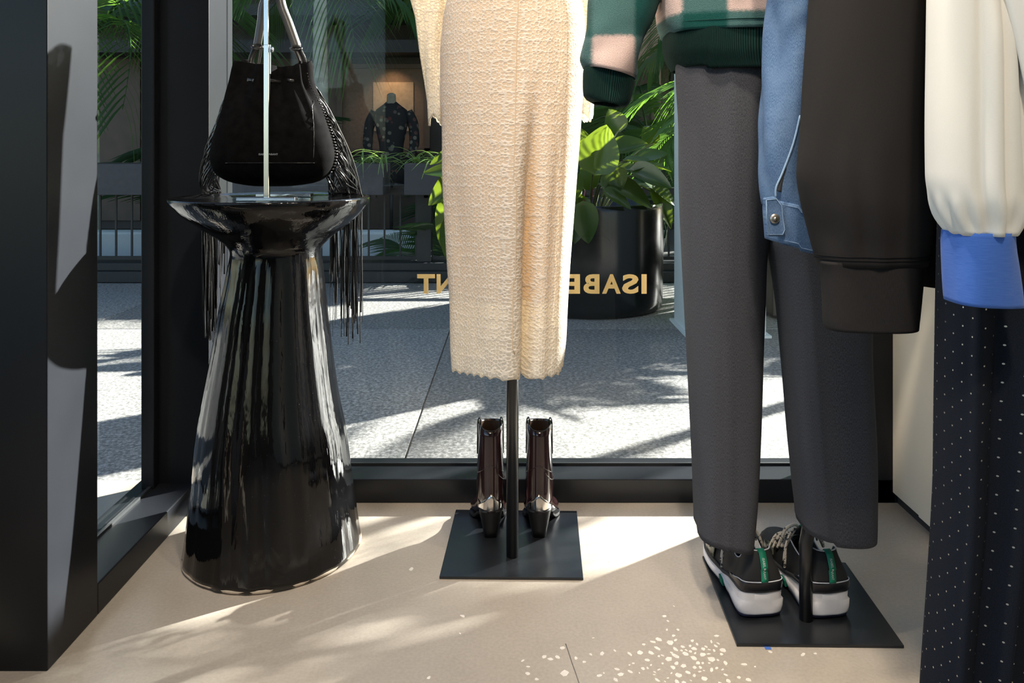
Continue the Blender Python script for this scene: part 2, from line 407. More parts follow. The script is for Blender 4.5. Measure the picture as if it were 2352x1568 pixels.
# terrazzo chips, each a thin polygon set in the concrete
def chip(px, py, w):
    c = FL(px, py); n = R.randint(5, 7); a0 = R.uniform(0, pi); el = R.uniform(.45, .95)
    rr = [R.uniform(.75, 1.1) for _ in range(n)]
    pts = []
    for k in range(n):
        a = 2*pi*k/n + R.uniform(-.25, .25); x, y = cos(a) * rr[k] * w/2, sin(a) * rr[k] * w/2 * el
        pts.append((c.x + x*cos(a0) - y*sin(a0), c.y + x*sin(a0) + y*cos(a0)))
    m = MB(); vs = [(x, y, .0) for x, y in pts] + [(x, y, .0006) for x, y in pts]
    m.add(vs, [tuple(range(n, 2*n))] + [(k, (k+1) % n, n + (k+1) % n, n + k) for k in range(n)])
    m.build('terrazzo_chip', 'chip', floor, smooth=False)
spots = [(945, 1307, .016), (1063, 1415, .013), (1057, 1455, .007), (1400, 1290, .006), (2010, 1356, .010), (1292, 1488, .012), (1250, 1508, .011), (1264, 1514, .011), (1281, 1509, .012), (1201, 1517, .010),
         (1212, 1547, .011), (1296, 1546, .017), (1323, 1512, .011), (1357, 1503, .009), (1383, 1502, .014), (1342, 1520, .008), (1233, 1560, .009), (1213, 1531, .008), (1526, 1415, .009), (1534, 1426, .008), (1532, 1446, .009),
         (1557, 1446, .008), (1646, 1460, .011), (1547, 1460, .010), (1500, 1474, .012), (1511, 1473, .011), (1540, 1476, .014), (1412, 1494, .009), (1363, 1465, .006), (1548, 1392, .005), (985, 1556, .009), (1845, 1503, .014), (1873, 1501, .008)]
for i in range(112):
    spots.append((R.gauss(1585, 38), R.gauss(1496, 11), R.uniform(.006, .016)))
for i in range(120):
    spots.append((R.gauss(1560, 75), R.gauss(1538, 22), R.uniform(.005, .014)))
used = []
for px, py, w in spots:
    if py > 1600 or (px > 1668 + (py - 1420) * .33 and py < 1492 and px < 2070) : continue
    c = FL(px, py)
    if any((c - u[0]).length < (w + u[1]) * .47 for u in used): continue
    used.append((c, w)); chip(px, py, w)
pth = [FL(1299, 1478), FL(1305, 1495), FL(1313, 1520), FL(1322, 1545), FL(1332, 1575)]
m = MB(); m.ribbon([p + Vector((0, 0, .0002)) for p in pth], (1, 0, 0), .0016, .0006); m.build('floor_crack', 'joint', floor)

ceil_ = struct(MB().box(-1.3, 1.1, -4.0, 2.10, 2.9, 3.0).build('ceiling', 'ceiling_white', smooth=False))
wr = struct(MB().box(RX, RX + .12, -4.0, 1.962, .028, 2.9).build('wall_right', 'wall_plaster', smooth=False))
wr['label'] = 'smooth cream plaster side wall'
m = MB().box(RX - .004, RX, -4, 1.83, .028, 2.9); m.build('wall_panel', 'wall_plaster', wr, smooth=False)
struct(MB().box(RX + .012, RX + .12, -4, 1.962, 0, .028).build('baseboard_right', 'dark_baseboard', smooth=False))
struct(MB().box(-1.3, 1.1, -4.1, -4.0, 0, 3.0).build('wall_back', 'room_wall', smooth=False))
struct(MB().box(-1.28, -1.16, -4.0, 1.32, 0, .35).box(-1.28, -1.16, -4.0, 1.32, 2.55, 2.9).box(-1.28, -1.16, -4.0, -3.6, .35, 2.55).build('wall_left', 'room_wall', smooth=False))
struct(MB().box(-1.225, -1.215, -3.6, 1.32, .35, 2.55).build('window_3', 'window_glass', smooth=False))

# window straight ahead: sill, corner posts, pane
w1 = thing('window_1', 'tall shopfront window in a black metal frame with gold lettering', 'window', (0, SILL_Y, 0)); w1['kind'] = 'structure'; del w1['category']
MB().box(LX, .985, SILL_Y, 2.10, 0, SILL_Z).build('sill', 'black_metal', w1, smooth=False, bevel=.0025)
MB().box(-.93, -.768, 1.936, 2.10, 0, 2.9).build('corner_post', 'black_metal', w1, smooth=False, bevel=.002)
MB().box(.892, 1.03, SILL_Y, 2.10, 0, 2.9).build('jamb', 'black_metal', w1, smooth=False, bevel=.002)
MB().box(-.768, .892, SILL_Y, 2.10, 2.78, 2.9).build('head', 'black_metal', w1, smooth=False)
MB().box(-.768, .892, GLASS_Y, GLASS_Y + .010, SILL_Z, 2.78).build('pane', 'window_glass', w1, smooth=False)
MB().box(-.768, .892, GLASS_Y - .006, GLASS_Y - .001, SILL_Z, SILL_Z + .006).build('gasket', 'rail_black', w1, smooth=False)
# side window with the wide post in front of it
w2 = thing('window_2', 'narrow side window between a wide black post and the corner', 'window', (LGX, 1.7, 0)); w2['kind'] = 'structure'; del w2['category']
MB().box(-1.16, LX, 1.326, 1.487, 0, 2.9).build('wide_post', 'black_metal', w2, smooth=False, bevel=.002)
MB().box(-.95, LX, 1.487, SILL_Y, 0, SILL_Z).build('sill', 'black_metal', w2, smooth=False, bevel=.0025)
MB().box(-.95, LX, 1.487, 1.936, 2.78, 2.9).build('head', 'black_metal', w2, smooth=False)
MB().box(LGX - .010, LGX, 1.487, 1.936, SILL_Z, 2.78).build('pane', 'window_glass', w2, smooth=False)
MB().box(LGX, LGX + .008, 1.487, 1.936, SILL_Z, SILL_Z + .006).build('gasket', 'rail_black', w2, smooth=False)
MB().box(-.925, -.893, 1.905, 1.936, SILL_Z, 2.78).build('glazing_bead', 'black_metal', w2, smooth=False, bevel=.002)

# gold lettering on the pane, reads from the street side
let = thing('window_lettering', 'gold shop name in capital letters on the front window, seen mirrored from inside', 'lettering', (0, GLASS_Y + .011, ZP(676, GLASS_Y)))
LT = [('I', 1475, 1487), ('S', 1430, 1468), ('A', 1384, 1427), ('B', 1341, 1378), ('E', 1297, 1333), ('L', 1258, 1290), ('M', 1181, 1229), ('A', 1134, 1177), ('R', 1092, 1129), ('A', 1045, 1088), ('N', 1002, 1041), ('T', 957, 998)]
for ch, l, r in LT:
    me = text_mesh(ch, 1.0, .0, .034); xs = [v.co.x for v in me.vertices]; ys = [v.co.y for v in me.vertices]
    x0, x1, y0, y1 = min(xs), max(xs), min(ys), max(ys); yl, yr = XP(l, GLASS_Y), XP(r, GLASS_Y); hh = 45 / F * GLASS_Y
    for v in me.vertices:
        u = (v.co.x - x0) / (x1 - x0); t = (v.co.y - y0) / (y1 - y0)
        v.co = (yr + (yl - yr) * u, 0, t * hh)
    me.shade_flat(); o = bpy.data.objects.new('letter', me); COL.objects.link(o); o.parent = let; me.materials.append(MAT['gold_vinyl'])
    md = o.modifiers.new('solid', 'SOLIDIFY'); md.thickness = .0005

# ------------------------------------------------------------------ outdoors: paving, column, planter, railing, shop across the way
gr = struct(MB().box(-14, 16, 2.10, 22, -.12, -.012).box(-14, -1.3, -6, 2.10, -.12, -.012).box(1.1, 16, -6, 2.1, -.12, -.012).build('ground', 'granite_dark', smooth=False, base=(0, 2.1, -.012)))
xs = [-6.0, -4.1, -2.2, -.315, 1.58, 3.48, 5.4]; ys = [2.10, 3.90, 5.27]
for i in range(len(xs) - 1):
    for j in range(2):
        y0 = ys[j]
        MB().box(xs[i] + .003, xs[i+1] - .003, y0 + .003 * (j > 0), ys[j+1] - .003, -.03, 0).build('paving_slab', 'granite_light' if (i + j) % 2 == 0 else 'granite_dark', gr, smooth=False, bevel=.002)
for j, (y0, y1) in enumerate(((.3, 2.1), (-1.6, .297))):
    for i in range(2):
        MB().box(xs[i+1] + .003 if i == 0 else -2.197, -2.203 if i == 0 else -1.30, y0, y1, -.03, 0).build('paving_slab', 'granite_light' if (i + j) % 2 else 'granite_dark', gr, smooth=False, bevel=.002)

col = thing('street_column', 'square pale grey painted column standing on the paving outside', 'column', (1.05, 3.9, 0))
MB().box(.865, 1.238, 3.72, 4.08, 0, 4.6).build('shaft', 'column_paint', col, smooth=False, bevel=.006)
MB().box(.845, 1.258, 3.70, 4.10, 0, .012).build('base_plate', 'column_paint', col, smooth=False)
m = MB().box(1.40, 2.7, 4.1, 4.65, .02, .62).box(1.44, 2.66, 4.14, 4.61, 0, .02)
tag(m.build('planter_box', 'dark_clad', smooth=False, bevel=.008), 'low dark brown planter box on the paving behind the grey column', 'planter')

# railing along the far side of the walk
kerb = struct(MB().box(-9, 5.5, 5.28, 5.62, 0, .075).box(-9, 5.5, 5.33, 5.62, .075, .128).build('kerb', 'rail_black', smooth=False, bevel=.004))
rl = thing('railing', 'low black metal railing with thin upright bars on the kerb', 'railing', (-1.5, 5.42, .128))
MB().box(-5, 3.4, 5.40, 5.44, .60, .65).build('top_rail', 'rail_black', rl, smooth=False)
MB().box(-5, 3.4, 5.41, 5.43, .14, .165).build('bottom_rail', 'rail_black', rl, smooth=False)
m0 = None
x = -4.6
while x < 3.3:
    if m0 is None:
        ob = MB().box(x - .006, x + .006, 5.414, 5.426, .165, .60).build('bar', 'rail_black', rl, smooth=False); m0 = ob; x00 = x
    else:
        o = m0.copy(); COL.objects.link(o); o.parent = rl; o.location.x = x - x00
    x += .112
for k, (x, zt) in enumerate(((-2.42, .82), (-4.55, .82), (3.3, .7), (-.62, .62))):
    MB().box(x - .05, x + .05, 5.38, 5.46, .128, zt).build('post', 'rail_black', rl, smooth=False, bevel=.003)
# grey plant troughs hung on the rail, with spider plants
def blade(m, p, az, L, w, rise, droop, n=7):
    d = Vector((cos(az), sin(az), 0)); sd = Vector((-sin(az), cos(az), 0)); rings = []
    for k in range(n):
        t = k / (n - 1); c = p + d * (L * t * (.55 + .45 * t)) + Vector((0, 0, rise * L * t - droop * L * t * t)); ww = w * (1 - t ** 2.2) * (.6 + .8 * min(t * 3, .5)) + .0006
        rings.append([c - sd * ww, c - Vector((0, 0, ww * .5)), c + sd * ww])
    m.loft(rings, closed=False)
def spider(c, s, lab, grp):
    root = thing('spider_plant', lab, 'plant', c, grp)
    for b in range(R.randint(15, 20)):
        m = MB(); blade(m, Vector(c) + Vector((R.uniform(-.03, .03), R.uniform(-.03, .03), 0)), R.uniform(0, 2*pi), s * R.uniform(.7, 1.25), .006, R.uniform(.5, 1.25), R.uniform(.7, 1.35)); m.build('leaf', 'spider_leaf', root)
def trough(x0, x1, lab):
    t = thing('plant_trough', lab, 'trough', ((x0+x1)/2, 5.2, .60))
    MB().box(x0, x1, 5.10, 5.40, .615, .825).build('box', 'trough_grey', t, smooth=False, bevel=.004)
    MB().box(x0 + .02, x1 - .02, 5.12, 5.38, .815, .828).build('soil', 'soil', t, smooth=False)
    MB().box(x0 + .1, x0 + .13, 5.38, 5.46, .58, .80).build('bracket', 'rail_black', t, smooth=False)
    MB().box(x1 - .13, x1 - .1, 5.38, 5.46, .58, .80).build('bracket', 'rail_black', t, smooth=False)
trough(-2.02, -.86, 'long slate grey plant trough hung on the railing, full of spider plants')
trough(-3.25, -2.46, 'short slate grey plant trough hung on the railing beside a brass post')
trough(-.72, -.25, 'small grey plant trough on the railing beside the broad-leaved plant')
for i, x in enumerate([-1.95 + .135 * k for k in range(9)] + [-.66, -.52, -.40, -.30]):
    lab = 'green spider plant with thin arching leaves growing in the ' + ('long grey plant trough' if i < 9 else 'small grey plant trough')
    spider((x, 5.25 + R.uniform(-.05, .05), .825), R.uniform(.17, .26), lab, 'spider plants in the long trough' if i < 9 else 'spider plants in the small trough')
struct(MB().box(-9, -.75, 6.3, 6.5, 0, .245).build('garden_wall', 'white_paint', smooth=False, bevel=.02))

# the shop across the way: dark cladding, timber frame, lit niche
fb = thing('shop_building', 'dark brown clad shop building across the walkway with timber frames', 'building', (-1.5, 9.0, 0))
MB().box(-12, 4.2, 9.0, 9.3, 0, 4.2).build('wall', 'dark_clad', fb, smooth=False)
for i in range(-8, 7):
    x = i * .62
    if -1.3 < x < -1.0 or -1.9 < x < -1.4: continue
    MB().box(x, x + .60, 8.96, 9.0, .1, 2.0).build('wall_board', 'brown_clad' if i % 3 else 'dark_clad', fb, smooth=False, bevel=.004)
MB().box(-12, 4.2, 8.55, 9.0, 2.02, 2.16).build('fascia', 'grey_fascia', fb, smooth=False)
MB().box(-12, 4.2, 8.35, 9.0, 2.40, 2.52).build('fascia', 'grey_fascia', fb, smooth=False)
MB().box(-12, 4.2, 8.0, 9.3, 2.9, 3.2).build('canopy', 'grey_fascia', fb, smooth=False)
MB().box(-2.0, -1.0, 8.93, 8.96, .95, 1.88).build('niche_panel', 'warm_niche', fb, smooth=False)
MB().box(-1.62, -1.15, 8.915, 8.93, 1.15, 1.72).build('niche_board', 'niche_board', fb, smooth=False)
# the warm downlight that the photograph shows washing this niche
nl = bpy.data.lights.new('niche_downlight', 'SPOT'); nl.energy = 14; nl.color = (1.0, .66, .38); nl.spot_size = 1.5; nl.spot_blend = .9; nl.shadow_soft_size = .02
nlo = bpy.data.objects.new('niche_downlight', nl); COL.objects.link(nlo); nlo.parent = fb; nlo.location = Vector((-1.385, 8.62, 2.0)) - ORIGIN[fb.name]; nlo.rotation_euler = Vector((0, .45, -1)).to_track_quat('-Z', 'Y').to_euler()
for x0, x1, z0, z1 in ((-2.04, -1.98, .9, 1.93), (-1.02, -.96, .9, 1.93), (-2.04, -.96, 1.88, 1.93), (-2.04, -.96, .9, .95)):
    MB().box(x0, x1, 8.90, 8.95, z0, z1).build('niche_frame', 'brown_clad', fb, smooth=False)
for x in (-4.05, -3.90):
    MB().box(x, x + .07, 8.6, 8.68, .3, 2.02).build('brass_strip', 'brass_post', fb, smooth=False)
tf = thing('timber_pergola', 'tan timber post and beam frame behind the palms', 'frame', (1.2, 8.4, 0))
MB().box(.5, 2.9, 8.38, 8.46, 1.90, 2.26).build('beam', 'timber', tf, smooth=False, bevel=.006)
MB().box(.5, 2.9, 8.38, 8.46, .55, .66).build('beam', 'timber', tf, smooth=False, bevel=.006)
for x in (.52, 1.52, 2.70):
    MB().box(x, x + .11, 8.36, 8.48, 0, 2.4).build('post', 'timber', tf, smooth=False, bevel=.006)
m = MB().obox((.55, 6.3, .98), (.78, 0, -.62), (0, 1, 0), (.62, 0, .78), .35, .03, .05)
m.obox((.68, 6.33, .5), (0, 0, 1), (0, 1, 0), (1, 0, 0), .5, .03, .03)
tag(m.build('timber_brace', 'timber', smooth=False, bevel=.004), 'slanted brown timber brace behind the round planter', 'brace')

# dressed mannequin in the shop across the way
mq = thing('display_mannequin', 'headless mannequin in a dark floral top in the shop across the way', 'mannequin', (-1.31, 8.3, 0))
def bod(rows, cx, cy, dep, seg=20, p=.85):
    rg = []
    for z, hw, dx in rows:
        rg.append([Vector((cx + dx + math.copysign(abs(cos(a))**p, cos(a)) * hw, cy + math.copysign(abs(sin(a))**p, sin(a)) * hw * dep, z)) for a in [2*pi*k/seg for k in range(seg)]])
    return rg
m = MB(); m.loft(bod([(.55, .15, 0), (.72, .165, 0), (.86, .125, 0), (1.0, .135, 0), (1.16, .17, 0), (1.28, .19, 0), (1.36, .17, 0), (1.42, .09, 0), (1.45, .055, 0)], -1.31, 8.3, .6), True, True, True); m.build('floral_top', 'floral', mq)
for s in (-1, 1):
    m = MB(); m.tube(bez([(-1.31 + s*.17, 8.3, 1.34), (-1.31 + s*.235, 8.3, 1.20), (-1.31 + s*.25, 8.27, .98), (-1.31 + s*.20, 8.18, .82)], 6), [.06]*7 + [.055]*6 + [.045]*6, 12); m.build('sleeve', 'floral', mq)
m = MB(); m.loft(bod([(1.43, .052, 0), (1.50, .048, 0), (1.53, .045, 0), (1.545, .02, 0)], -1.31, 8.3, 1), True, False, True); m.build('neck', 'mannequin_linen', mq)
m = MB(); m.tube([(-1.31, 8.3, 0), (-1.31, 8.3, .6)], .02, 10); m.lathe([(0, .001), (0, .16), (.01, .16), (.012, .001)], -1.31, 8.3, 24); m.build('stand', 'rail_black', mq)

# round planter with a broad-leaved plant
PX, PY, PR = .445, 4.53, .445
pt = thing('round_planter', 'large round glossy black planter on the paving outside', 'planter', (PX, PY, 0))
m = MB(); m.lathe([(0.0, .01), (0.0, PR - .03), (.012, PR - .012), (.05, PR - .005), (.30, PR), (.58, PR), (.605, PR - .004), (.612, PR - .015), (.605, PR - .03), (.53, PR - .034), (.53, .01)], PX, PY, 72); m.build('pot', 'planter_black', pt)
m = MB(); m.lathe([(.52, PR - .03), (.555, PR * .6), (.565, .01)], PX, PY, 40); m.build('soil', 'soil', pt)
def leaf_mesh(m, base, tip, w, nrm, curl=.15, cup=.25):
    """heart-ish broad leaf from base to tip"""
    base, tip, nrm = Vector(base), Vector(tip), Vector(nrm); d = tip - base; L = d.length; d.normalize()
    sd = d.cross(nrm).normalized(); nn = sd.cross(d).normalized(); rings = []
    for k in range(13):
        t = k / 12; hw = w * (sin(pi * min(1, t ** .62 * 1.0)) ** .75 if 0 < t < 1 else 0) + .0008
        c = base + d * (L * t) + nn * (-curl * L * t * t); row = []
        for q in (-1, -.66, -.33, 0, .33, .66, 1):
            back = -.10 * L * abs(q) ** 1.5 * max(0, 1 - t * 2.2)
            row.append(c + sd * (q * hw) + nn * (cup * abs(q) ** 1.4 * hw + .012 * hw * sin(t * 30 + q * 5)) + d * back)
        rings.append(row)
    m.loft(rings, closed=False)
bp = thing('philodendron', 'broad-leaved green plant with large waxy leaves growing in the round planter', 'plant', (PX, PY, .56))
LV = [(1368, 392, 1392, 286, 4.15, .085, (-.2, -1, .2)), (1412, 345, 1488, 327, 4.2, .058, (.1, -.6, .8)), (1405, 420, 1506, 466, 4.2, .075, (.1, -.5, .85)), (1455, 392, 1546, 428, 4.25, .07, (.1, -.55, .8)),
      (1408, 398, 1480, 378, 4.3, .05, (0, -.4, .9)), (1440, 370, 1545, 388, 4.5, .055, (0, -.2, .95)), (1375, 420, 1340, 372, 4.4, .07, (-.3, -.8, .5)), (1390, 440, 1452, 478, 4.1, .04, (.2, -.6, .8)), (1340, 470, 1350, 560, 4.05, .055, (-.2, -.9, .3)),
      (1332, 455, 1318, 560, 4.1, .06, (-.3, -.9, .2)), (1400, 395, 1425, 440, 4.2, .06, (-.1, -.8, .5)), (1480, 410, 1556, 470, 4.5, .06, (.3, -.5, .8)), (1500, 440, 1553, 520, 4.45, .05, (.3, -.7, .6)), (1470, 360, 1535, 350, 4.6, .05, (.1, -.5, .8)),
      (1330, 330, 1325, 290, 4.5, .06, (-.4, -.8, .4)), (1060, 400, 972, 388, 4.35, .06, (-.2, -.5, .85)), (1050, 352, 985, 372, 4.5, .05, (-.2, -.5, .8)), (1070, 415, 978, 462, 4.3, .085, (-.3, -.6, .7)), (1065, 450, 1000, 560, 4.25, .08, (-.4, -.8, .3)), (1050, 500, 1022, 605, 4.2, .055, (-.4, -.8, .2)),
      (1060, 330, 1010, 345, 4.6, .05, (-.2, -.4, .8)), (1250, 300, 1240, 230, 4.5, .08, (0, -.9, .4)), (1180, 320, 1120, 250, 4.5, .08, (-.2, -.9, .4)), (1200, 380, 1160, 460, 4.1, .09, (-.1, -.9, .4)), (1290, 400, 1300, 480, 4.05, .08, (0, -.9, .4)), (1120, 380, 1080, 470, 4.15, .08, (-.2, -.9, .4)),
      (1420, 300, 1400, 250, 4.9, .06, (0, -.8, .5)), (1500, 330, 1480, 290, 4.9, .05, (0, -.8, .5))]
for k, (bx, by, tx, ty, Y, w, nr) in enumerate(LV):
    b = W(bx, by, Y); t = W(tx, ty, Y - .02)
    m = MB(); leaf_mesh(m, b, t, w * 1.35, nr, R.uniform(.05, .2), R.uniform(.1, .4)); lf = m.build('leaf', 'broad_leaf', bp)
    root = Vector((PX + (b.x - PX) * .25, PY + (b.y - PY) * .3, .55)); mid = (root + b) / 2 + Vector((0, 0, .10))
    m = MB(); m.tube(bez([root, mid, b], 6), .0055, 6); m.build('stalk', 'red_stem' if k in (6, 8) else 'pot_plant_stem', lf)

# palms
def frond_mesh(L, n, ll, arch, droop, seed):
    rr = random.Random(seed); m = MB()
    def P(t): return Vector((L * (t - .12 * arch * t ** 3), 0, L * (arch * .55 * t - arch * .75 * t * t)))
    m.tube([P(k / 14) for k in range(15)], [.011 * (1 - .85 * k / 14) for k in range(15)], 5)
    for i in range(n):
        t = .16 + .82 * i / (n - 1); p = P(t); T = (P(min(1, t + .02)) - P(t - .02)).normalized()
        l = ll * (.45 + .75 * sin(pi * min(1, .12 + t * .80))) * rr.uniform(.88, 1.1)
        for s in (-1, 1):
            d = (T * (.45 + .55 * t) + Vector((0, s, 0)) * (1.05 - .5 * t) + Vector((0, 0, .25 - .1 * rr.random()))).normalized(); wv = T * .5 + Vector((0, 0, .4)); wv = (wv - d * wv.dot(d)).normalized()
            rings = []
            for k in range(5):
                u = k / 4; c = p + d * (l * u) + Vector((0, 0, -droop * l * u * u)); w = .011 * (L ** .5) * (sin(pi * (.12 + .86 * u)) ** .8)
                rings.append([c - wv * w, c + Vector((0, 0, .25 * w)), c + wv * w])
            m.loft(rings, closed=False)
    me = bpy.data.meshes.new('frond'); me.from_pydata([tuple(v) for v in m.v], [], m.f); me.shade_smooth(); return me
FR = [frond_mesh(1.0, 26, .42, .9, .45, 1), frond_mesh(1.0, 30, .36, 1.2, .6, 2), frond_mesh(1.0, 24, .48, .7, .35, 3), frond_mesh(1.0, 22, .40, 1.5, .8, 4)]
for me in FR: me.materials.append(MAT['palm_leaf'])
FRD = []
for me in FR:
    c = me.copy(); c.materials.clear(); c.materials.append(MAT['palm_leaf_dark']); FRD.append(c)
def palm(x, y, h, L, nf, lab, dark=False, trunk=.035, seed=0, elev=(.1, 1.1), az=None, stems=1):
    rr = random.Random(seed); rt = thing('palm_tree', lab, 'palm', (x, y, 0), 'palms beyond the window')
    tops = []
    for s in range(stems):
        dx, dy = (rr.uniform(-.25, .25), rr.uniform(-.2, .2)) if stems > 1 else (0, 0); hh = h * (1 if s == 0 else rr.uniform(.6, 1.05))
        m = MB(); pts = [(x + dx * .4 + dx * t, y + dy * .4 + dy * t, hh * t) for t in [k / 10 for k in range(11)]]
        m.tube(pts, [trunk * (1.25 - .5 * k / 10) for k in range(11)], 10); m.build('trunk', 'palm_trunk', rt); tops.append(Vector(pts[-1]))
    for k in range(nf):
        c = tops[k % len(tops)]; o = bpy.data.objects.new('frond', rr.choice(FRD if dark else FR)); COL.objects.link(o); o.parent = rt
        a = (2*pi * k / nf * 1.0 + rr.uniform(-.3, .3)) if az is None else rr.uniform(*az); e = rr.uniform(*elev); s = L * rr.uniform(.75, 1.15)
        o.location = c - Vector((x, y, 0)) - Vector((0, 0, rr.uniform(0, .12))); o.rotation_euler = (rr.uniform(-.4, .4), -e, a); o.scale = (s, s, s)
    return rt
palm(-1.72, 6.85, 2.4, 1.15, 15, 'pale-trunked palm behind the railing, its fronds hanging by the bag', seed=3, elev=(-.4, .6), trunk=.075)
palm(-2.75, 7.2, .6, 1.0, 11, 'low dark palm clump behind the long plant trough', True, seed=5, stems=3, elev=(.3, 1.3))
palm(-.15, 6.9, .35, .85, 10, 'low dark palm clump by the white garden wall', True, seed=6, stems=3, elev=(.2, 1.1))
palm(-.55, 5.9, .05, .62, 10, 'small dark palm growing right behind the railing bars', True, seed=7, elev=(.1, 1.0), stems=2)
palm(.62, 7.3, .9, 1.0, 12, 'bright green palm clump behind the round planter', seed=8, stems=3, elev=(.0, 1.1))
palm(1.30, 7.3, 1.15, .95, 14, 'bushy bright palm in front of the timber frame', seed=9, stems=3, elev=(-.3, 1.0))
palm(1.25, 6.7, .25, .9, 9, 'small dark palm at the foot of the timber frame', True, seed=10, elev=(.3, 1.2), stems=2)
palm(-.42, 7.2, 2.42, .9, 13, 'tall palm whose bright frond tips hang beside the cream sleeve', seed=11, elev=(-.15, .7))
palm(-3.6, 6.6, 2.0, 1.4, 12, 'tall palm seen through the narrow side window', seed=12, elev=(-.5, .7))
palm(-3.3, 7.5, .4, .85, 9, 'low palm clump seen through the narrow side window', True, seed=13, elev=(.2, 1.2), stems=2)
palm(2.0, 7.5, 2.2, 1.0, 12, 'tall palm behind the grey column and the timber frame', seed=14, elev=(-.6, .7))
palm(3.3, 7.7, 1.3, .95, 12, 'dense palm clump beyond the low brown planter box', seed=15, elev=(-.4, 1.0), stems=3)
palm(2.95, 4.05, 1.98, .70, 12, 'added sun-blocking palm with flat spreading fronds past the brown planter box', seed=16, elev=(-.05, .2), trunk=.04)  # added out of view; fronds break up the sun reaching the shop floor
palm(2.05, 4.42, .95, .62, 24, 'bushy palm added as a sun blocker in the low brown planter box', seed=18, elev=(.0, 1.1), stems=3, trunk=.02)  # added mostly out of sight to shade the middle of the paving
palm(2.42, 4.38, .85, .5, 20, 'second bushy palm added as a sun blocker at the far end of the low brown planter box', seed=21, elev=(.0, 1.1), stems=3, trunk=.02)  # another added blocker, thins the sun patches on the paving
palm(1.32, 4.85, 1.35, .62, 26, 'slender palm clump added as a hidden sun blocker right behind the grey column', seed=19, elev=(-.5, 1.1), stems=3, trunk=.025)  # added where the trousers hide it, shades paving and broad-leaved plant
palm(7.2, 9.4, 3.0, 1.6, 10, 'very tall palm at the end of the walkway', seed=17, elev=(-.3, .8), trunk=.07)

# ------------------------------------------------------------------ pedestal
PYc = 1.747
def pz(py): return ZP(py, PYc)
PROF = [(452, 402, 846), (462, 406, 845), (475, 418, 838), (490, 433, 826), (505, 453, 810), (520, 474, 792), (540, 503, 764), (555, 521, 748), (566, 531, 738), (578, 535, 734), (590, 534, 735), (610, 531, 738), (650, 524, 742),
        (700, 513, 747), (780, 500, 757), (900, 477, 773), (1000, 460, 792), (1100, 451, 804), (1200, 441, 818), (1254, 433, 826)]
ped = thing('pedestal', 'tall black glazed ceramic pedestal with a flared base and a wide dish top', 'pedestal', (XP(628, PYc), PYc, 0))
rings = []; SEG = 120; ys = []
y = 455.0
while y < 1250: ys.append(y); y += 6 if y < 620 else 14
ys += [1252]
rr = random.Random(4); fl = [(rr.randint(9, 34), rr.uniform(0, 6.28), rr.uniform(.00015, .00055)) for _ in range(14)]
def wob(z, a, k=1.0):
    return k * sum(am * sin(n * a + ph + z * (n % 5) * 1.5) for n, ph, am in fl)
zb = pz(1250)
for py in ys:
    l, r = interp(PROF, py); cx = XP((l + r) / 2, PYc); hw = (r - l) / 2 / F * PYc; hw = hw / sqrt(1 + (hw / PYc) ** 2) * 1.006
    z = pz(py); z = max(.004, z) if py < 1250 else .004
    k = sstep(560, 640, py)
    rings.append([Vector((cx + (hw + wob(z, a, k)) * cos(a), PYc + (hw + wob(z, a, k)) * sin(a), z)) for a in [2*pi*j/SEG for j in range(SEG)]])
m = MB(); cx0 = XP(624, PYc); RR = .2205; top = []
RIMZ = pz(455) + .004
for r_, z_ in ((.0, RIMZ - .006), (.12, RIMZ - .006), (.200, RIMZ - .005), (.208, RIMZ - .002), (.213, RIMZ), (.2165, RIMZ - .0005), (.2195, RIMZ - .002)):
    top.append([Vector((cx0 + max(r_, .001) * cos(a), PYc + max(r_, .001) * sin(a), z_)) for a in [2*pi*j/SEG for j in range(SEG)]])
m.loft(list(reversed(list(reversed(top)) )) + rings, True, True, True); m.build('glazed_body', 'black_glaze', ped)
bl, br = interp(PROF, 1252); cxb = XP((bl + br) / 2, PYc); rb = (br - bl) / 2 / F * PYc
m = MB(); m.lathe([(0, .01), (0, rb - .004), (.003, rb - .0005), (.0075, rb + .0006), (.008, rb - .004)], cxb, PYc, 96, lambda z, a: .0009 * sin(a * 7) + .0006 * sin(a * 17)); m.build('unglazed_edge', 'raw_clay', ped)

# ------------------------------------------------------------------ chrome bag stand
SY = 1.675; DISH = RIMZ - .006
st = thing('bag_stand', 'chrome stand with a square post and thumb screw on the black pedestal', 'display stand', (XP(612, SY), SY, DISH))
MB().box(XP(546, SY), XP(681, SY), SY - .012, SY + .012, DISH + .001, DISH + .0085).build('foot_bar', 'chrome', st, smooth=False, bevel=.001)
MB().box(XP(592, 1.83), XP(716, 1.83), 1.815, 1.845, DISH + .001, DISH + .0085).build('foot_bar', 'chrome', st, smooth=False, bevel=.001)
MB().box(XP(606, SY), XP(618, SY), SY, 1.83, DISH + .001, DISH + .006).build('foot_link', 'chrome', st, smooth=False, bevel=.001)
xa = XP(613, SY)
MB().box(xa - .0058, xa + .0058, SY - .0058, SY + .0058, DISH + .005, ZP(103, SY)).build('outer_post', 'chrome', st, smooth=False, bevel=.0008)
MB().box(xa - .0062, xa + .0030, SY - .0040, SY + .0045, ZP(170, SY), 1.315).build('inner_post', 'chrome', st, smooth=False, bevel=.0006)
MB().box(xa + .0052, xa + .0085, SY - .002, SY + .005, ZP(170, SY), ZP(103, SY)).build('clamp_plate', 'chrome', st, smooth=False, bevel=.0006)
m = MB(); m.tube([(xa + .008, SY, ZP(113, SY)), (xa + .0125, SY, ZP(113, SY))], .0022, 12); sw = m.build('thumb_screw', 'chrome', st)
m = MB(); m.tube([(xa + .0125, SY, ZP(114, SY)), (xa + .0145, SY, ZP(114, SY))], .0058, 20); m.build('screw_head', 'chrome', sw)
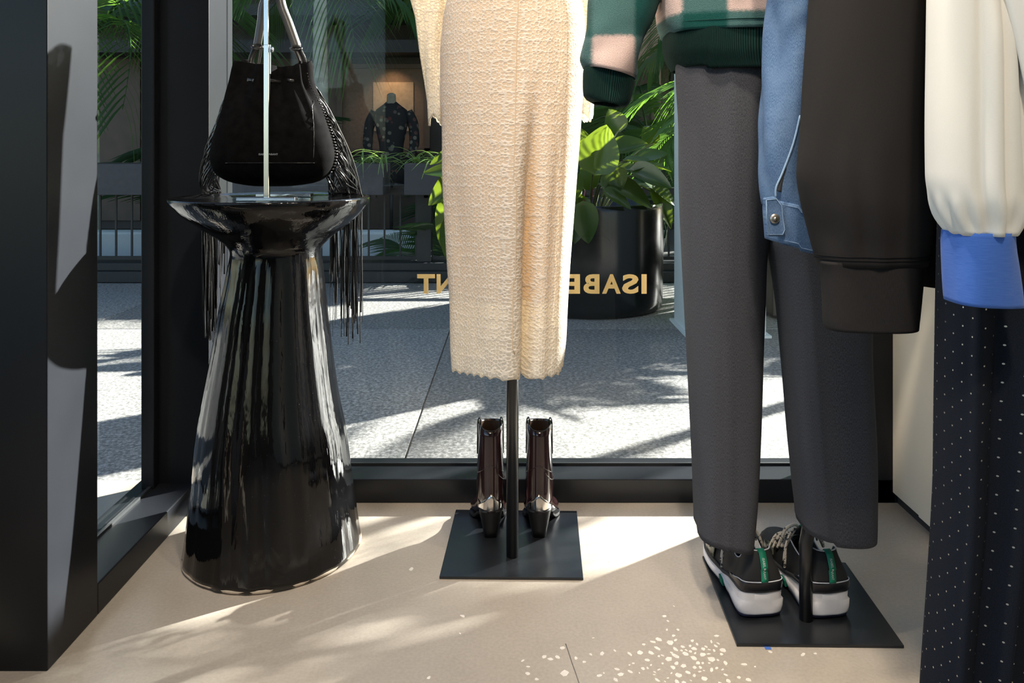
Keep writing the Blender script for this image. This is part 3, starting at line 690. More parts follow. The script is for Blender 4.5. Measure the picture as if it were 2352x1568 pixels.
m = MB(); m.tube(bez([(xa, SY, 1.312), (xa, SY + .03, 1.315), (xa, SY + .10, 1.300), (xa, SY + .125, 1.305), (xa, SY + .13, 1.32)], 6), .004, 10); m.build('hook', 'chrome', st)

# ------------------------------------------------------------------ bucket bag with long fringe
BY = 1.755
bag = thing('bucket_bag', 'black suede bucket bag with long leather fringe hanging from the chrome stand', 'bag', (XP(628, BY), BY, ZP(428, BY)))
BR = [(150, 556, 702, .045), (165, 552, 705, .050), (187, 545, 709, .054), (215, 533, 722, .062), (250, 519, 740, .070), (290, 504, 756, .075), (330, 493, 768, .077), (355, 489, 772, .077), (378, 491, 768, .074), (398, 501, 757, .066), (413, 522, 738, .054), (422, 550, 712, .038), (427, 585, 670, .02)]
rings = []; SEG = 96; pys = [150 + (427 - 150) * (1 - (1 - k/39) ** 1.25) for k in range(40)]
def bagring(py, inset=0.0):
    l, r, d = interp(BR, py); cx = XP((l + r) / 2, BY); hw = (r - l) / 2 / F * BY - inset; d -= inset; ring = []
    kf = 1 - sstep(150, 300, py)
    for j in range(SEG):
        a = 2*pi*j/SEG; c, s = cos(a), sin(a)
        x = math.copysign(abs(c) ** .72, c) * hw; yy = math.copysign(abs(s) ** .72, s) * d
        pl = kf * (.012 * sin(a * 7 + .6) + .006 * sin(a * 12 + 2))
        pl += -.008 * math.exp(-((a - 4.95) / .16) ** 2) * (1 - sstep(200, 400, py)) - .006 * math.exp(-((a - 5.55) / .16) ** 2) * (1 - sstep(230, 330, py))
        z = ZP(py, BY) + (kf ** 6) * (.0045 * sin(a * 2 + .4) + (.006 if s < 0 else .012) * (abs(c) ** 2) - .004)
        ring.append(Vector((cx + x + pl * c, BY + yy + pl * s, z)))
    return ring
m = MB(); inner = [bagring(py, .003) for py in (210, 190, 170, 152)]
m.loft([bagring(py) for py in pys], True, False, True); body = m.build('body', 'suede', bag)
m = MB(); m.loft(inner, True, True, False); m.build('lining', 'bag_lining', body)
m = MB(); rg = bagring(150); rgi = bagring(152, .003); m.loft([rgi, [v + Vector((0, 0, .0015)) for v in rgi], [v + Vector((0, 0, .0012)) for v in rg], rg], True); m.build('top_edge', 'suede', body)
def onbag(px, py, off=.0015):
    """front surface point of the bag under a pixel"""
    ring = bagring(py); x = XP(px, BY - .05); c = min((v for v in ring if v.y < BY), key=lambda v: abs(v.x - x)); return Vector((x, c.y - off, c.z))
for a, b, y in ((566, 588, 187), (618, 640, 187), (658, 679, 186)):
    m = MB(); m.ribbon([onbag(lerp(a, b, t), y + 3 * t) for t in (0, .33, .66, 1)], (0, 0, 1), .0075, .0016); m.build('drawstring', 'black_leather', body)
m = MB(); pts = [onbag(px, 373 + .0015 * abs(px - 625) , .0008) for px in range(525, 733, 8)]; m.tube(pts, .0007, 5); m.build('seam', 'black_leather', body)
m = MB(); pts = [onbag(712 + 12 * sin((py - 230) / 150 * 2.2), py, .0006) for py in range(232, 372, 7)]; m.tube(pts, .0006, 5); m.build('seam', 'black_leather', body)
me = text_mesh('ISABEL MARANT', .0058, .0001); o = bpy.data.objects.new('stamp', me); COL.objects.link(o); me.materials.append(MAT['silver_print']); o.parent = body
p = onbag(604, 356, .003); o.location = p - ORIGIN[bag.name]; o.rotation_euler = (radians(90), 0, 0)
# strap, loops, side tabs
yS = BY
for s, (x0, y0, x1, y1) in ((-1, (591, 104, 618, -62)), (1, (682, 108, 622, -62))):
    p0 = W(x0, y0, yS); p1 = Vector((xa, SY + .105, 1.306)); p1b = W(lerp(x0, x1, .62), lerp(y0, y1, .62), yS + .01)
    m = MB(); m.ribbon(bez([p0, lerp(p0, p1b, .5), p1b, p1], 6), (1, .45 if s > 0 else -.3, .1), .0205, .0032); sp = m.build('strap', 'strap_leather', bag)
    for e in (-1, 1):
        m = MB(); m.tube([v + Vector((e * .0085, -.002, 0)) for v in bez([p0, lerp(p0, p1b, .5), p1b, p1], 6)], .0005, 4); m.build('stitching', 'piping', sp)
    # loop of leather at the strap end
    q = W(x0 + s * -1, y0 + 4, yS); m = MB(); m.tube([q + Vector((cos(t) * .0125, -.003 + sin(t) * .004, sin(t * 1) * .0035)) for t in [2*pi*k/16 for k in range(17)]], .0028, 8); m.build('strap_loop', 'black_leather', sp)
    e0 = W(x0 + s * 4, y0 + 6, yS); e1 = W(575 if s < 0 else 700, 160, yS + .01)
    m = MB(); m.ribbon(bez([e0, lerp(e0, e1, .5) + Vector((s * .004, 0, 0)), e1], 6), (1, .2, 0), .013, .004); m.build('tab', 'black_leather', bag)
    m = MB(); m.ribbon(bez([e0 + Vector((-s * .012, .004, .004)), lerp(e0, e1, .45) + Vector((-s * .010, .012, 0)), e1 + Vector((-s * .006, .02, -.012))], 6), (1, .2, 0), .007, .003); m.build('tab', 'strap_leather', bag)
    m = MB(); cc = W(568 if s < 0 else 702, 150, yS + .02)
    m.lathe([(cc.z - .018, .016), (cc.z - .004, .019), (cc.z + .008, .015), (cc.z + .013, .006), (cc.z + .0135, .001)], cc.x, cc.y, 20); m.build('gathered_corner', 'suede', bag)
# fringe: strands leave the side seams, cross the dish and fall over its back edge
def rimpt(x):
    dx = x - cx0; R2 = RR + .006; return Vector((x, PYc + sqrt(max(.0001, R2 * R2 - dx * dx)), RIMZ + .003))
for s in (-1, 1):
    for k in range(64):
        t = R.random(); py0 = 175 + 235 * t ** .8
        l, r, d = interp(BR, py0); x0 = (l - 2 if s < 0 else r + 2)
        a = W(x0, py0, BY + R.uniform(.0, .03))
        out = R.random() ** .8
        pxr = lerp(428, 512, 1 - out) if s < 0 else lerp(829, 748, 1 - out); yr_ = 1.86
        for _ in range(4):
            xr = XP(pxr, yr_); yr_ = rimpt(xr).y
        long_ = R.random() < (.25 + .75 * out)
        yb = R.uniform(700, 792) if long_ else R.uniform(540, 690)
        if s > 0 and not long_: yb = R.uniform(590, 700)
        rp = rimpt(xr); e = Vector((rp.x + R.uniform(-.004, .004), rp.y + R.uniform(.0, .012), ZP(yb, rp.y)))
        b = a + Vector((s * R.uniform(.012, .03), .01, -.035))
        c = lerp(b, rp, .55) + Vector((s * .012 * out, 0, -.004))
        pts = bez([a, b, c, rp, Vector((rp.x + s * .002, rp.y + .004, rp.z - .03)), lerp(rp, e, .5) + Vector((R.uniform(-.004, .004), .004, 0)), e], 4)
        tw = R.uniform(-.9, .9); n = len(pts); sides = [Vector((cos(tw + 2.2 * i / n * R.choice((1, 1))), sin(tw + 2.2 * i / n), 0)) for i in range(n)]
        m = MB(); m.ribbon(pts, sides, R.uniform(.0032, .0050), .0009); m.build('fringe_strand', 'black_leather', bag)
# short knots where the strands are threaded through the side seam
for s in (-1, 1):
    m = MB()
    for k in range(34):
        py0 = 170 + 225 * k / 33; l, r, d = interp(BR, py0); c = W(l - 1 if s < 0 else r + 1, py0, BY)
        m.obox(c, (1, 0, 0), (0, 1, 0), (0, 0, 1), .003, .010, .0016)
    o = m.build('fringe_knots', 'black_leather', bag); o['kind'] = 'stuff'

# ------------------------------------------------------------------ garments
def ring_at(rows, py, Yc, dep, seg, p, fold=None, inset=0.0):
    l, r = interp(rows, py)[:2]; cx = XP((l + r) / 2, Yc); hw = (r - l) / 2 / F * Yc - inset; d = (dep(py) if callable(dep) else dep) - inset; ring = []
    for j in range(seg):
        a = 2*pi*j/seg - pi/2 - pi   # seam at the back
        c, s = cos(a), sin(a); x = math.copysign(abs(c) ** p, c) * hw; y = math.copysign(abs(s) ** p, s) * d
        f = fold(a % (2*pi), py) if fold else 0
        if isinstance(f, tuple): x += f[0]; y += f[1]
        else: x += f * c; y += f * s
        ring.append(Vector((cx + x, Yc + y, ZP(py, Yc))))
    return ring
def garment(name, mat, parent, rows, Yc, dep, seg=64, n=60, p=.8, fold=None, hem=None, top=None, inset=0, y0=None, y1=None, u0=0.0, cap=False):
    a, b = (y0 if y0 is not None else rows[0][0]), (y1 if y1 is not None else rows[-1][0]); rings = []
    for k in range(n):
        py = lerp(a, b, k / (n - 1)); rg = ring_at(rows, py, Yc, dep, seg, p, fold, inset)
        if hem:
            w = sstep(b - 90, b, py); rg = [v + Vector((0, 0, hem(2*pi*j/seg - 3*pi/2, v) * w)) for j, v in enumerate(rg)]
        if top:
            w = 1 - sstep(a, a + 60, py); rg = [v + Vector((0, 0, top(2*pi*j/seg - 3*pi/2, v) * w)) for j, v in enumerate(rg)]
        rings.append(rg)
    mid = rings[n // 2]; per = sum((mid[j] - mid[j-1]).length for j in range(seg))
    half = per / 2
    m = MB(); m.loft(rings, True, cap, cap, uv=lambda i, j: (u0 + (j / seg) * per - half, ZP(lerp(a, b, i / (n - 1)), Yc)))
    return m, rings
# note: u = 0 faces the camera (j = seg/2)

# ---- crochet dress on its stand
DY = 1.695
dst = thing('garment_stand', 'black stand with a round pole behind the ankle boots, holding the crochet dress', 'display stand', (XP(1177, DY), DY, 0), 'black garment stands')
b0, b1 = FL(1009, 1330), FL(1340, 1333)
m = MB(); vs = [FL(1009, 1330), FL(1340, 1333), FL(1325, 1178), FL(1047, 1175)]
m.add([v for v in vs] + [v + Vector((0, 0, .006)) for v in vs], [(3,2,1,0), (4,5,6,7), (0,1,5,4), (1,2,6,5), (2,3,7,6), (3,0,4,7)]); m.build('base_plate', 'black_plate', dst, smooth=False, bevel=.0012)
m = MB(); m.tube([(XP(1177, DY), DY, .005), (XP(1177, DY), DY, 1.20)], .0135, 24); m.build('pole', 'black_plate', dst)
dr = thing('crochet_dress', 'long cream crochet lace dress on the stand with the ankle boots', 'dress', (XP(1177, DY), DY, .45))
DR = [(-150, 1060, 1295), (-60, 1042, 1318), (0, 1028, 1334), (60, 1018, 1341), (130, 1013, 1341), (200, 1013, 1338), (300, 1018, 1330), (400, 1021, 1321), (500, 1028, 1313), (600, 1034, 1306), (700, 1040, 1301), (780, 1041, 1298), (838, 1044, 1292)]
def dfold(a, py):
    k = sstep(150, 560, py); f = 0.0; th = a - 3*pi/2      # th 0 = camera side
    if th < -pi: th += 2*pi
    f += k * (.0045 * sin(th * 5 + 1.0 + py * .002) + .003 * sin(th * 9 + .5))
    f += -.060 * k * math.exp(-((th - .26) / .10) ** 2)    # inverted pleat right of the centre seam
    f += .006 * k * math.exp(-((th - .03) / .09) ** 2) + .010 * k * math.exp(-((th - .50) / .14) ** 2)
    f += -.0022 * math.exp(-((th - .07) / .02) ** 2) * (1 - sstep(200, 260, py))
    f += -.014 * k * math.exp(-((th + .55) / .25) ** 2) * sstep(300, 800, py)
    return f
def dhem(th, v):
    if th < -pi: th += 2*pi
    if th > pi: th -= 2*pi
    s = .006 * abs(sin(th * 15.5)) - .006
    g_ = .012 * math.exp(-(th / .35) ** 2) - .016 * math.exp(-((th - .95) / .35) ** 2) - .006 * math.exp(-((th + 1.25) / .22) ** 2)
    return s + g_
ddep = lambda py: .115 - .020 * sstep(200, 700, py)
m, _ = garment('skirt', 'crochet', dr, DR, DY, ddep, 220, 150, .82, dfold, dhem); sk = m.build('skirt', 'crochet', dr, solid=.0022)
m, _ = garment('slip', 'slip', dr, DR, DY, ddep, 110, 60, .82, dfold, None, inset=.005, y1=680); m.build('slip', 'slip', dr)
m = MB(); pts = []
for py in range(-40, 800, 14):
    rg = ring_at(DR, py, DY, ddep, 220, .82, dfold); v = min((q for q in rg if q.y < DY), key=lambda q: abs(q.x - XP(1186 - .008 * py, DY - .1))); pts.append(v + Vector((0, -.0006, 0)))
m.tube(pts, .0012, 5); m.build('centre_seam', 'slip', sk)
SL = [(-150, 905, 1005), (-60, 930, 1012), (0, 944, 1024), (60, 957, 1024), (130, 968, 1024), (200, 978, 1024), (275, 986, 1024)]
ragged = lambda th, v: .010 * sin(th * 3 + 1) + .006 * abs(sin(th * 9))- .006
m, _ = garment('sleeve', 'crochet', dr, SL, DY + .05, .030, 56, 44, .9, lambda a, py: .002 * sin(a * 5 + py * .03), ragged); m.build('sleeve', 'crochet', dr, solid=.002)
SR = [(-150, 1340, 1450), (-60, 1334, 1420), (0, 1330, 1395), (60, 1326, 1382), (130, 1324, 1372), (200, 1322, 1364), (268, 1320, 1360)]
m, _ = garment('sleeve', 'crochet', dr, SR, DY + .05, .030, 56, 44, .9, lambda a, py: .002 * sin(a * 5 + py * .03), ragged); m.build('sleeve', 'crochet', dr, solid=.002)

# ---- checked jacket and grey trousers on the second stand
TY = 1.495; TYR = 1.468
ts = thing('garment_stand', 'black stand with a round pole beside the sneakers, holding trousers and checked jacket', 'display stand', (XP(1850, 1.462), 1.462, 0), 'black garment stands')
vs = [FL(1692, 1485), FL(2077, 1489), FL(1942, 1297), FL(1613, 1282)]
m = MB(); m.add([v for v in vs] + [v + Vector((0, 0, .006)) for v in vs], [(3,2,1,0), (4,5,6,7), (0,1,5,4), (1,2,6,5), (2,3,7,6), (3,0,4,7)]); m.build('base_plate', 'black_plate', ts, smooth=False, bevel=.0012)
m = MB(); m.tube([(XP(1851, 1.465), 1.465, .005), (XP(1851, 1.465), 1.465, .15), (XP(1875, 1.468), 1.468, .26), (XP(1890, 1.48), 1.48, 1.15)], .0125, 24); m.build('pole', 'black_plate', ts)
tr = thing('wool_trousers', 'charcoal grey wool trousers hanging over the sneakers', 'trousers', (XP(1790, TY), TY, .12))
TL = [(60, 1552, 1790), (150, 1553, 1788), (300, 1562, 1785), (400, 1564, 1775), (500, 1568, 1765), (600, 1573, 1752), (700, 1578, 1748), (800, 1583, 1744), (1000, 1592, 1738), (1150, 1597, 1731), (1235, 1598, 1722)]
def tfold(a, py):
    th = a - 3*pi/2
    if th < -pi: th += 2*pi
    return .0028 * math.exp(-((th + .1) / .05) ** 2) + .0025 * sin(th * 4 + py * .004) + .0018 * sin(th * 9 + 1.3) * (1 - sstep(200, 600, py))
def themL(th, v):
    u = (v.x - XP(1660, TY)) / .055; f = 1 if v.y < TY else 0
    return -.012 * u - .010 * f + .014
m, _ = garment('leg', 'grey_wool', tr, TL, TY, lambda py: lerp(.074, .062, sstep(150, 800, py)), 72, 90, .78, tfold, themL); m.build('leg', 'grey_wool', tr, solid=.002)
TR = [(60, 1770, 2020), (150, 1770, 2020), (400, 1768, 2012), (545, 1768, 2000), (600, 1779, 1993), (700, 1794, 1986), (800, 1803, 1985), (900, 1811, 1990), (1000, 1818, 1996), (1100, 1827, 1999), (1180, 1834, 1999), (1212, 1836, 1998)]
def themR(th, v):
    f = 1 if v.y < TY else 0; u = abs((v.x - XP(1917, TY)) / .07)
    return -.014 * f * (1 - u * u * .6) + .008 + (.006 if v.x < XP(1870, TY) else 0)
m, _ = garment('leg', 'grey_wool', tr, TR, TYR, lambda py: lerp(.074, .066, sstep(150, 800, py)), 72, 90, .62, lambda a, py: tfold(a + .3, py), themR); m.build('leg', 'grey_wool', tr, solid=.002)
m = MB(); m.box(XP(1752, TY), XP(1800, TY), TY - .05, TY + .05, ZP(470, TY), ZP(60, TY)); m.build('seat', 'grey_wool', tr, bevel=.03)

JY = 1.51; P = 190 / F * 1.43
jk = thing('checked_jacket', 'green and pink checked wool jacket with dark ribbed hem and cuffs', 'jacket', (XP(1770, JY), JY, 1.05))
plaid('plaid_body', .0, .0, P); plaid('plaid_sleeve', .0, .0, P)
JB = [(-170, 1515, 2040), (-60, 1512, 2040), (0, 1514, 2040), (50, 1518, 2036), (72, 1524, 2030), (84, 1530, 2026)]
jdep = .115
m, rg = garment('body', 'plaid_body', jk, JB, JY, jdep, 90, 40, .62, lambda a, py: .003 * sin(a * 7 + 1)); 
def reuv(m, off_u, off_v):
    m.uv = [[(u + off_u, v + off_v) for u, v in f] if f else None for f in m.uv]; return m
# world-aligned check: u from x, v from z on the camera side
def xzuv(m, x0, z0):
    m.uv = [[((m.v[i].x - x0), (m.v[i].z - z0)) for i in f] for f in m.f]; return m
Yf = JY - jdep
def xf(px): return XP(px, Yf)
def zf(py): return ZP(py, Yf)
# columns: green band 1578..1672 ; rows: green band 25..120
xzuv(m, xf(1625) - P / 2, zf(72) - P / 2)
m.build('body', 'plaid_body', jk, solid=.004)
m = MB(); pts = ring_at(JB, 66, JY, jdep + .0025, 90, .62, lambda a, py: .003 * sin(a * 7 + 1)); m.tube(pts + [pts[0]], .0009, 4, caps=False); m.build('hem_seam', 'green_rib', jk)
HB = [(74, 1532, 2024), (95, 1530, 2026), (120, 1532, 2022), (150, 1544, 2012), (160, 1552, 2004)]
m, _ = garment('hem_rib', 'green_rib', jk, HB, JY, lambda py: .112 - .006 * sstep(120, 160, py), 160, 16, .62, None, lambda th, v: -.006 if v.x > XP(1600, JY) else 0); m.build('hem_rib', 'green_rib', jk, solid=.005)
JS = [(-170, 1400, 1600), (-60, 1372, 1545), (0, 1353, 1514), (50, 1350, 1496), (90, 1346, 1474), (125, 1342, 1466), (150, 1338, 1464), (168, 1343, 1458)]
JSY = 1.50
m, _ = garment('sleeve', 'plaid_sleeve', jk, JS, JSY, .055, 64, 40, .85, lambda a, py: .004 * sin(a * 3 + py * .04) * sstep(20, 150, py), lambda th, v: -.012 * (v.x - XP(1400, JSY)) / .05)
Yf = JSY - .055; xzuv(m, xf(1505) - P/2, zf(34) - P / 2); m.build('sleeve', 'plaid_sleeve', jk, solid=.004)
CU = [(160, 1350, 1452), (175, 1342, 1454), (200, 1341, 1450), (225, 1342, 1444), (238, 1350, 1434), (241, 1362, 1424)]
m, _ = garment('cuff', 'green_rib', jk, CU, JSY, .048, 130, 18, .85, None, lambda th, v: -.010 * (v.x - XP(1400, JSY)) / .05, top=lambda th, v: -.010 * (v.x - XP(1400, JSY)) / .05); m.build('cuff', 'green_rib', jk, solid=.004)
JS2 = [(-170, 1900, 2100), (-60, 1980, 2120), (60, 2020, 2130), (150, 2030, 2125)]
m, _ = garment('sleeve', 'plaid_sleeve', jk, JS2, JSY + .06, .055, 40, 20, .85, None, None); Yf = JSY; xzuv(m, xf(1505) - P/2, zf(34) - P/2); m.build('sleeve', 'plaid_sleeve', jk, solid=.004)

# ------------------------------------------------------------------ clothes rail on the side wall and what hangs from it
rail = thing('clothes_rail', 'black clothes rail fixed to the cream wall', 'rail', (.70, .85, 1.50))
m = MB(); m.tube([(.70, .25, 1.50), (.70, 1.45, 1.50)], .012, 12); m.build('tube', 'black_plate', rail)
for y in (.4, 1.35):
    m = MB(); m.tube([(.70, y, 1.50), (RX + .001, y, 1.50)], .009, 10); m.build('bracket', 'black_plate', rail)
def hanger(y, lab):
    h_ = thing('coat_hanger', lab, 'hanger', (.70, y, 1.36))
    m = MB(); m.tube(bez([(.36, y, 1.355), (.5, y, 1.40), (.70, y, 1.43), (.86, y, 1.40), (.955, y, 1.37)], 6), .007, 8); m.build('shoulder_bar', 'black_plate', h_)
    m = MB(); m.tube(bez([(.70, y, 1.43), (.70, y, 1.475), (.685, y, 1.50), (.70, y, 1.515), (.715, y, 1.505)], 5), .003, 8); m.build('hook', 'chrome', h_)
# denim jacket
NY = 1.26
dj = thing('denim_jacket', 'blue denim jacket on the rail with a buttoned sleeve cuff', 'jacket', (.5, NY, .74)); hanger(NY, 'coat hanger carrying the denim jacket')
NS = [(-320, 1700, 1880), (-200, 1740, 1900), (0, 1771, 1905), (100, 1766, 1908), (200, 1753, 1910), (300, 1745, 1912), (380, 1746, 1906), (430, 1752, 1898), (470, 1760, 1890)]
def nfold(a, py):
    th = a - 3*pi/2
    if th < -pi: th += 2*pi
    f = .004 * sin(th * 3 + py * .012) + .003 * sin(th * 5 - py * .02)
    f += -.010 * math.exp(-((th - .12 - (py - 400) * .0016) / .10) ** 2) * sstep(250, 420, py)
    return f
m, _ = garment('sleeve', 'denim', dj, NS, NY, .045, 80, 70, .85, nfold, lambda th, v: -.022 * (v.x - XP(1760, NY)) / .1); sl = m.build('sleeve', 'denim', dj, solid=.0022)
NC = [(455, 1761, 1890), (480, 1759, 1888), (520, 1762, 1886), (548, 1764, 1884)]
tilt = lambda th, v: -.022 * (v.x - XP(1760, NY)) / .1
m = MB(); rings = []
for k in range(14):
    py = lerp(455, 548, k / 13); rings.append([v + Vector((0, 0, tilt(0, v) - .006 * (v.x > XP(1812, NY)))) for v in ring_at(NC, py, NY, .046, 72, .8)])
m.loft(rings, True, uv=lambda i, j: (j * .004, i * .006)); cf = m.build('cuff', 'denim', dj, solid=.003)
for i in (1, 12):
    m = MB(); m.tube([v + Vector((0, -.0016, 0)) for v in rings[i] if v.y < NY], .0007, 4); m.build('stitching', 'denim_stitch', cf)
m = MB(); fy = NY - .050
tabp = [(1757, 455), (1783, 452), (1797, 470), (1801, 505), (1806, 530), (1800, 543), (1764, 543), (1758, 500)]
pp = [W(x, y, fy) for x, y in tabp]; n = len(pp); m.add(pp + [v + Vector((0, .010, 0)) for v in pp], [tuple(reversed(range(n)))] + [(k, (k+1) % n, n + (k+1) % n, n + k) for k in range(n)], None)
m.uv = [[(m.v[i].x, m.v[i].z) for i in f] for f in m.f]; tb = m.build('cuff_tab', 'denim', dj, smooth=False, bevel=.002)
m = MB(); cx_, cy_ = sum(p_[0] for p_ in tabp) / n, sum(p_[1] for p_ in tabp) / n
m.tube([W(lerp(x, cx_, .13), lerp(y, cy_, .10), fy - .001) for x, y in tabp + tabp[:1]], .0007, 4); m.build('stitching', 'denim_edge', tb)
m = MB(); c = W(1779, 502, fy - .001); m.tube([c, c + Vector((0, -.002, 0)), c + Vector((0, -.0035, 0))], [.0080, .0078, .0055], 24); m.tube([c + Vector((0, -.003, 0)), c + Vector((0, -.005, 0))], .0028, 12); m.build('button', 'pewter', tb)
m = MB(); m.tube(bez([W(x, y, NY - .047) for x, y in ((1838, 265), (1822, 330), (1798, 395), (1783, 430), (1782, 452))], 5), .0018, 6); m.build('placket', 'denim_edge', sl)
m = MB(); m.ribbon(bez([W(x, y, NY - .0445) for x, y in ((1806, 385), (1796, 410), (1789, 440))], 5), (1, 0, 0), [.001 + .007 * k / 10 for k in range(11)], .001); m.build('slit_stand_in', 'grey_wool', sl)  # dark grey strip laid on the sleeve, stands in for the dark slit opening
DB = [(-320, 1860, 2350), (-200, 1880, 2420), (100, 1905, 2430), (400, 1915, 2430), (430, 1918, 2428)]
m, _ = garment('body', 'denim', dj, DB, NY + .02, .03, 48, 24, .6, None); m.build('body', 'denim', dj, solid=.003)
# black jacket behind the sweatshirt
KY = 1.175
bk = thing('black_jacket', 'plain black jacket on the rail between the sweatshirt and the white top', 'jacket', (.7, KY, .70)); hanger(KY, 'coat hanger carrying the plain black jacket')
KB = [(-320, 2030, 2560), (-120, 2040, 2600), (200, 2085, 2590), (500, 2092, 2580), (640, 2095, 2575), (652, 2098, 2572)]
m, _ = garment('body', 'black_cloth', bk, KB, KY, .032, 60, 30, .6, lambda a, py: .003 * sin(a * 6), lambda th, v: -.012 * (v.x - XP(2100, KY)) / .1 if v.x < XP(2200, KY) else -.012 * .55); m.build('body', 'black_cloth', bk, solid=.003)
# sweatshirt
WY = 1.075
sw = thing('sweatshirt', 'dark brown sweatshirt on the rail with a wide plain cuff', 'sweatshirt', (.55, WY, .65)); hanger(WY, 'coat hanger carrying the dark brown sweatshirt')
WS = [(-330, 1900, 2060), (-200, 1885, 2085), (0, 1866, 2108), (100, 1858, 2114), (200, 1850, 2120), (300, 1842, 2124), (400, 1834, 2128), (450, 1842, 2130), (520, 1860, 2130), (585, 1877, 2128), (606, 1884, 2121)]
def wfold(a, py):
    th = a - 3*pi/2
    if th < -pi: th += 2*pi
    f = .004 * sin(th * 2.0 + .7) + .003 * sin(th * 5 + py * .006) * sstep(100, 500, py)
    f *= 1 - .8 * sstep(520, 600, py); f += -.006 * math.exp(-((th + .25) / .12) ** 2) * sstep(250, 560, py) * (1 - .9 * sstep(540, 600, py)) + .003 * math.exp(-((th + .05) / .1) ** 2) * sstep(250, 560, py)
    return f
m, _ = garment('sleeve', 'sweat_jersey', sw, WS, WY, lambda py: .050 - .012 * sstep(450, 606, py), 80, 70, .82, wfold); sl = m.build('sleeve', 'sweat_jersey', sw, solid=.003)
for dy in (583, 591):
    m = MB(); rg = ring_at(WS, dy, WY, lambda py: .050 - .012 * sstep(450, 606, py), 80, .82, wfold, -.0022); m.tube(rg + rg[:1], .0007, 4, caps=False); m.build('stitching', 'black_cloth', sl)
WC = [(596, 1882, 2122), (620, 1889, 2116), (650, 1892, 2112), (700, 1895, 2107), (735, 1896, 2103), (752, 1899, 2101)]
m, _ = garment('cuff', 'sweat_rib', sw, WC, WY, .036, 100, 24, .78, lambda a, py: .0012 * sin(a * 4)); m.build('cuff', 'sweat_rib', sw, solid=.004)
WB = [(-330, 2000, 2560), (-120, 2050, 2660), (300, 2105, 2660), (470, 2110, 2650), (480, 2112, 2648)]
m, _ = garment('body', 'sweat_jersey', sw, WB, WY + .03, .03, 48, 20, .6, None); m.build('body', 'sweat_jersey', sw, solid=.003)
# dotted trousers
QY = .995
dt = thing('dotted_trousers', 'navy trousers with tiny metallic dots hanging by the cream wall', 'trousers', (.62, QY, .06)); hanger(QY, 'coat hanger carrying the dotted navy trousers')
QB = [(-330, 2200, 2420), (-100, 2190, 2420), (300, 2178, 2400), (540, 2169, 2392), (760, 2165, 2374), (960, 2163, 2353), (1100, 2162, 2341), (1200, 2158, 2332), (1360, 2149, 2311), (1568, 2135, 2288), (1700, 2128, 2275)]
def qfold(a, py):
    th = a - 3*pi/2
    if th < -pi: th += 2*pi
    return -.020 * math.exp(-((th + .12) / .26) ** 2) + .006 * math.exp(-((th + .62) / .12) ** 2) + .008 * math.exp(-((th - .40) / .14) ** 2)
m, _ = garment('leg', 'dotted_cloth', dt, QB, QY, .050, 90, 80, .8, qfold); m.build('leg', 'dotted_cloth', dt, solid=.002)
m = MB(); rr2 = [ring_at(QB, py, QY + .085, .040, 60, .8, None) for py in range(-330, 1700, 70)]
m.loft([[v + Vector((.04, 0, 0)) for v in r_] for r_ in rr2], True, uv=lambda i, j: (j * .006, -i * .04)); m.build('leg', 'dotted_cloth', dt, solid=.002)
# white top with cream sleeve and blue cuff
CY_ = .905
wt = thing('cream_top', 'cream long-sleeved top on the rail with a bright blue cuff', 'top', (.6, CY_, .70)); hanger(CY_ - .02, 'coat hanger carrying the cream top')
CS = [(-330, 2170, 2290), (-150, 2152, 2305), (0, 2145, 2320), (100, 2143, 2330), (300, 2140, 2336), (400, 2141, 2337), (450, 2148, 2337), (490, 2160, 2336), (520, 2176, 2330), (536, 2186, 2322)]
def cfold(a, py):
    th = a - 3*pi/2
    if th < -pi: th += 2*pi
    f = .007 * math.exp(-((th + .02) / .12) ** 2) * sstep(-50, 120, py) - .006 * math.exp(-((th - .18) / .1) ** 2) - .005 * math.exp(-((th + .28) / .14) ** 2)
    f += -.012 * math.exp(-((th - .75 - (py - 200) * .0006) / .13) ** 2) * (1 - sstep(330, 460, py))
    f += .0030 * sin(th * 12) * sstep(430, 500, py) * (1 - .75 * sstep(505, 536, py))
    return f
m, _ = garment('sleeve', 'cream_jersey', wt, CS, CY_, lambda py: .042 - .010 * sstep(450, 536, py), 110, 80, .85, cfold); m.build('sleeve', 'cream_jersey', wt, solid=.003)
CC = [(530, 2182, 2321), (560, 2180, 2322), (620, 2180, 2328), (680, 2181, 2333), (692, 2182, 2333)]
m, _ = garment('cuff', 'blue_rib', wt, CC, CY_, .030, 80, 20, .78, lambda a, py: .0025 * sin(a * 3 + 1.0 + py * .01), lambda th, v: -.004 * (v.x - XP(2180, CY_)) / .07); m.build('cuff', 'blue_rib', wt, solid=.003)
CB = [(-330, 2200, 2700), (-150, 2262, 2760), (0, 2306, 2760), (100, 2331, 2760), (200, 2352, 2760), (400, 2385, 2760), (420, 2388, 2758)]
m, _ = garment('body', 'white_cotton', wt, CB, CY_ - .03, .026, 90, 30, .6, lambda a, py: .005 * sin(a * 8 + py * .004) + .003 * sin(a * 15 + 1)); m.build('body', 'white_cotton', wt, solid=.003)

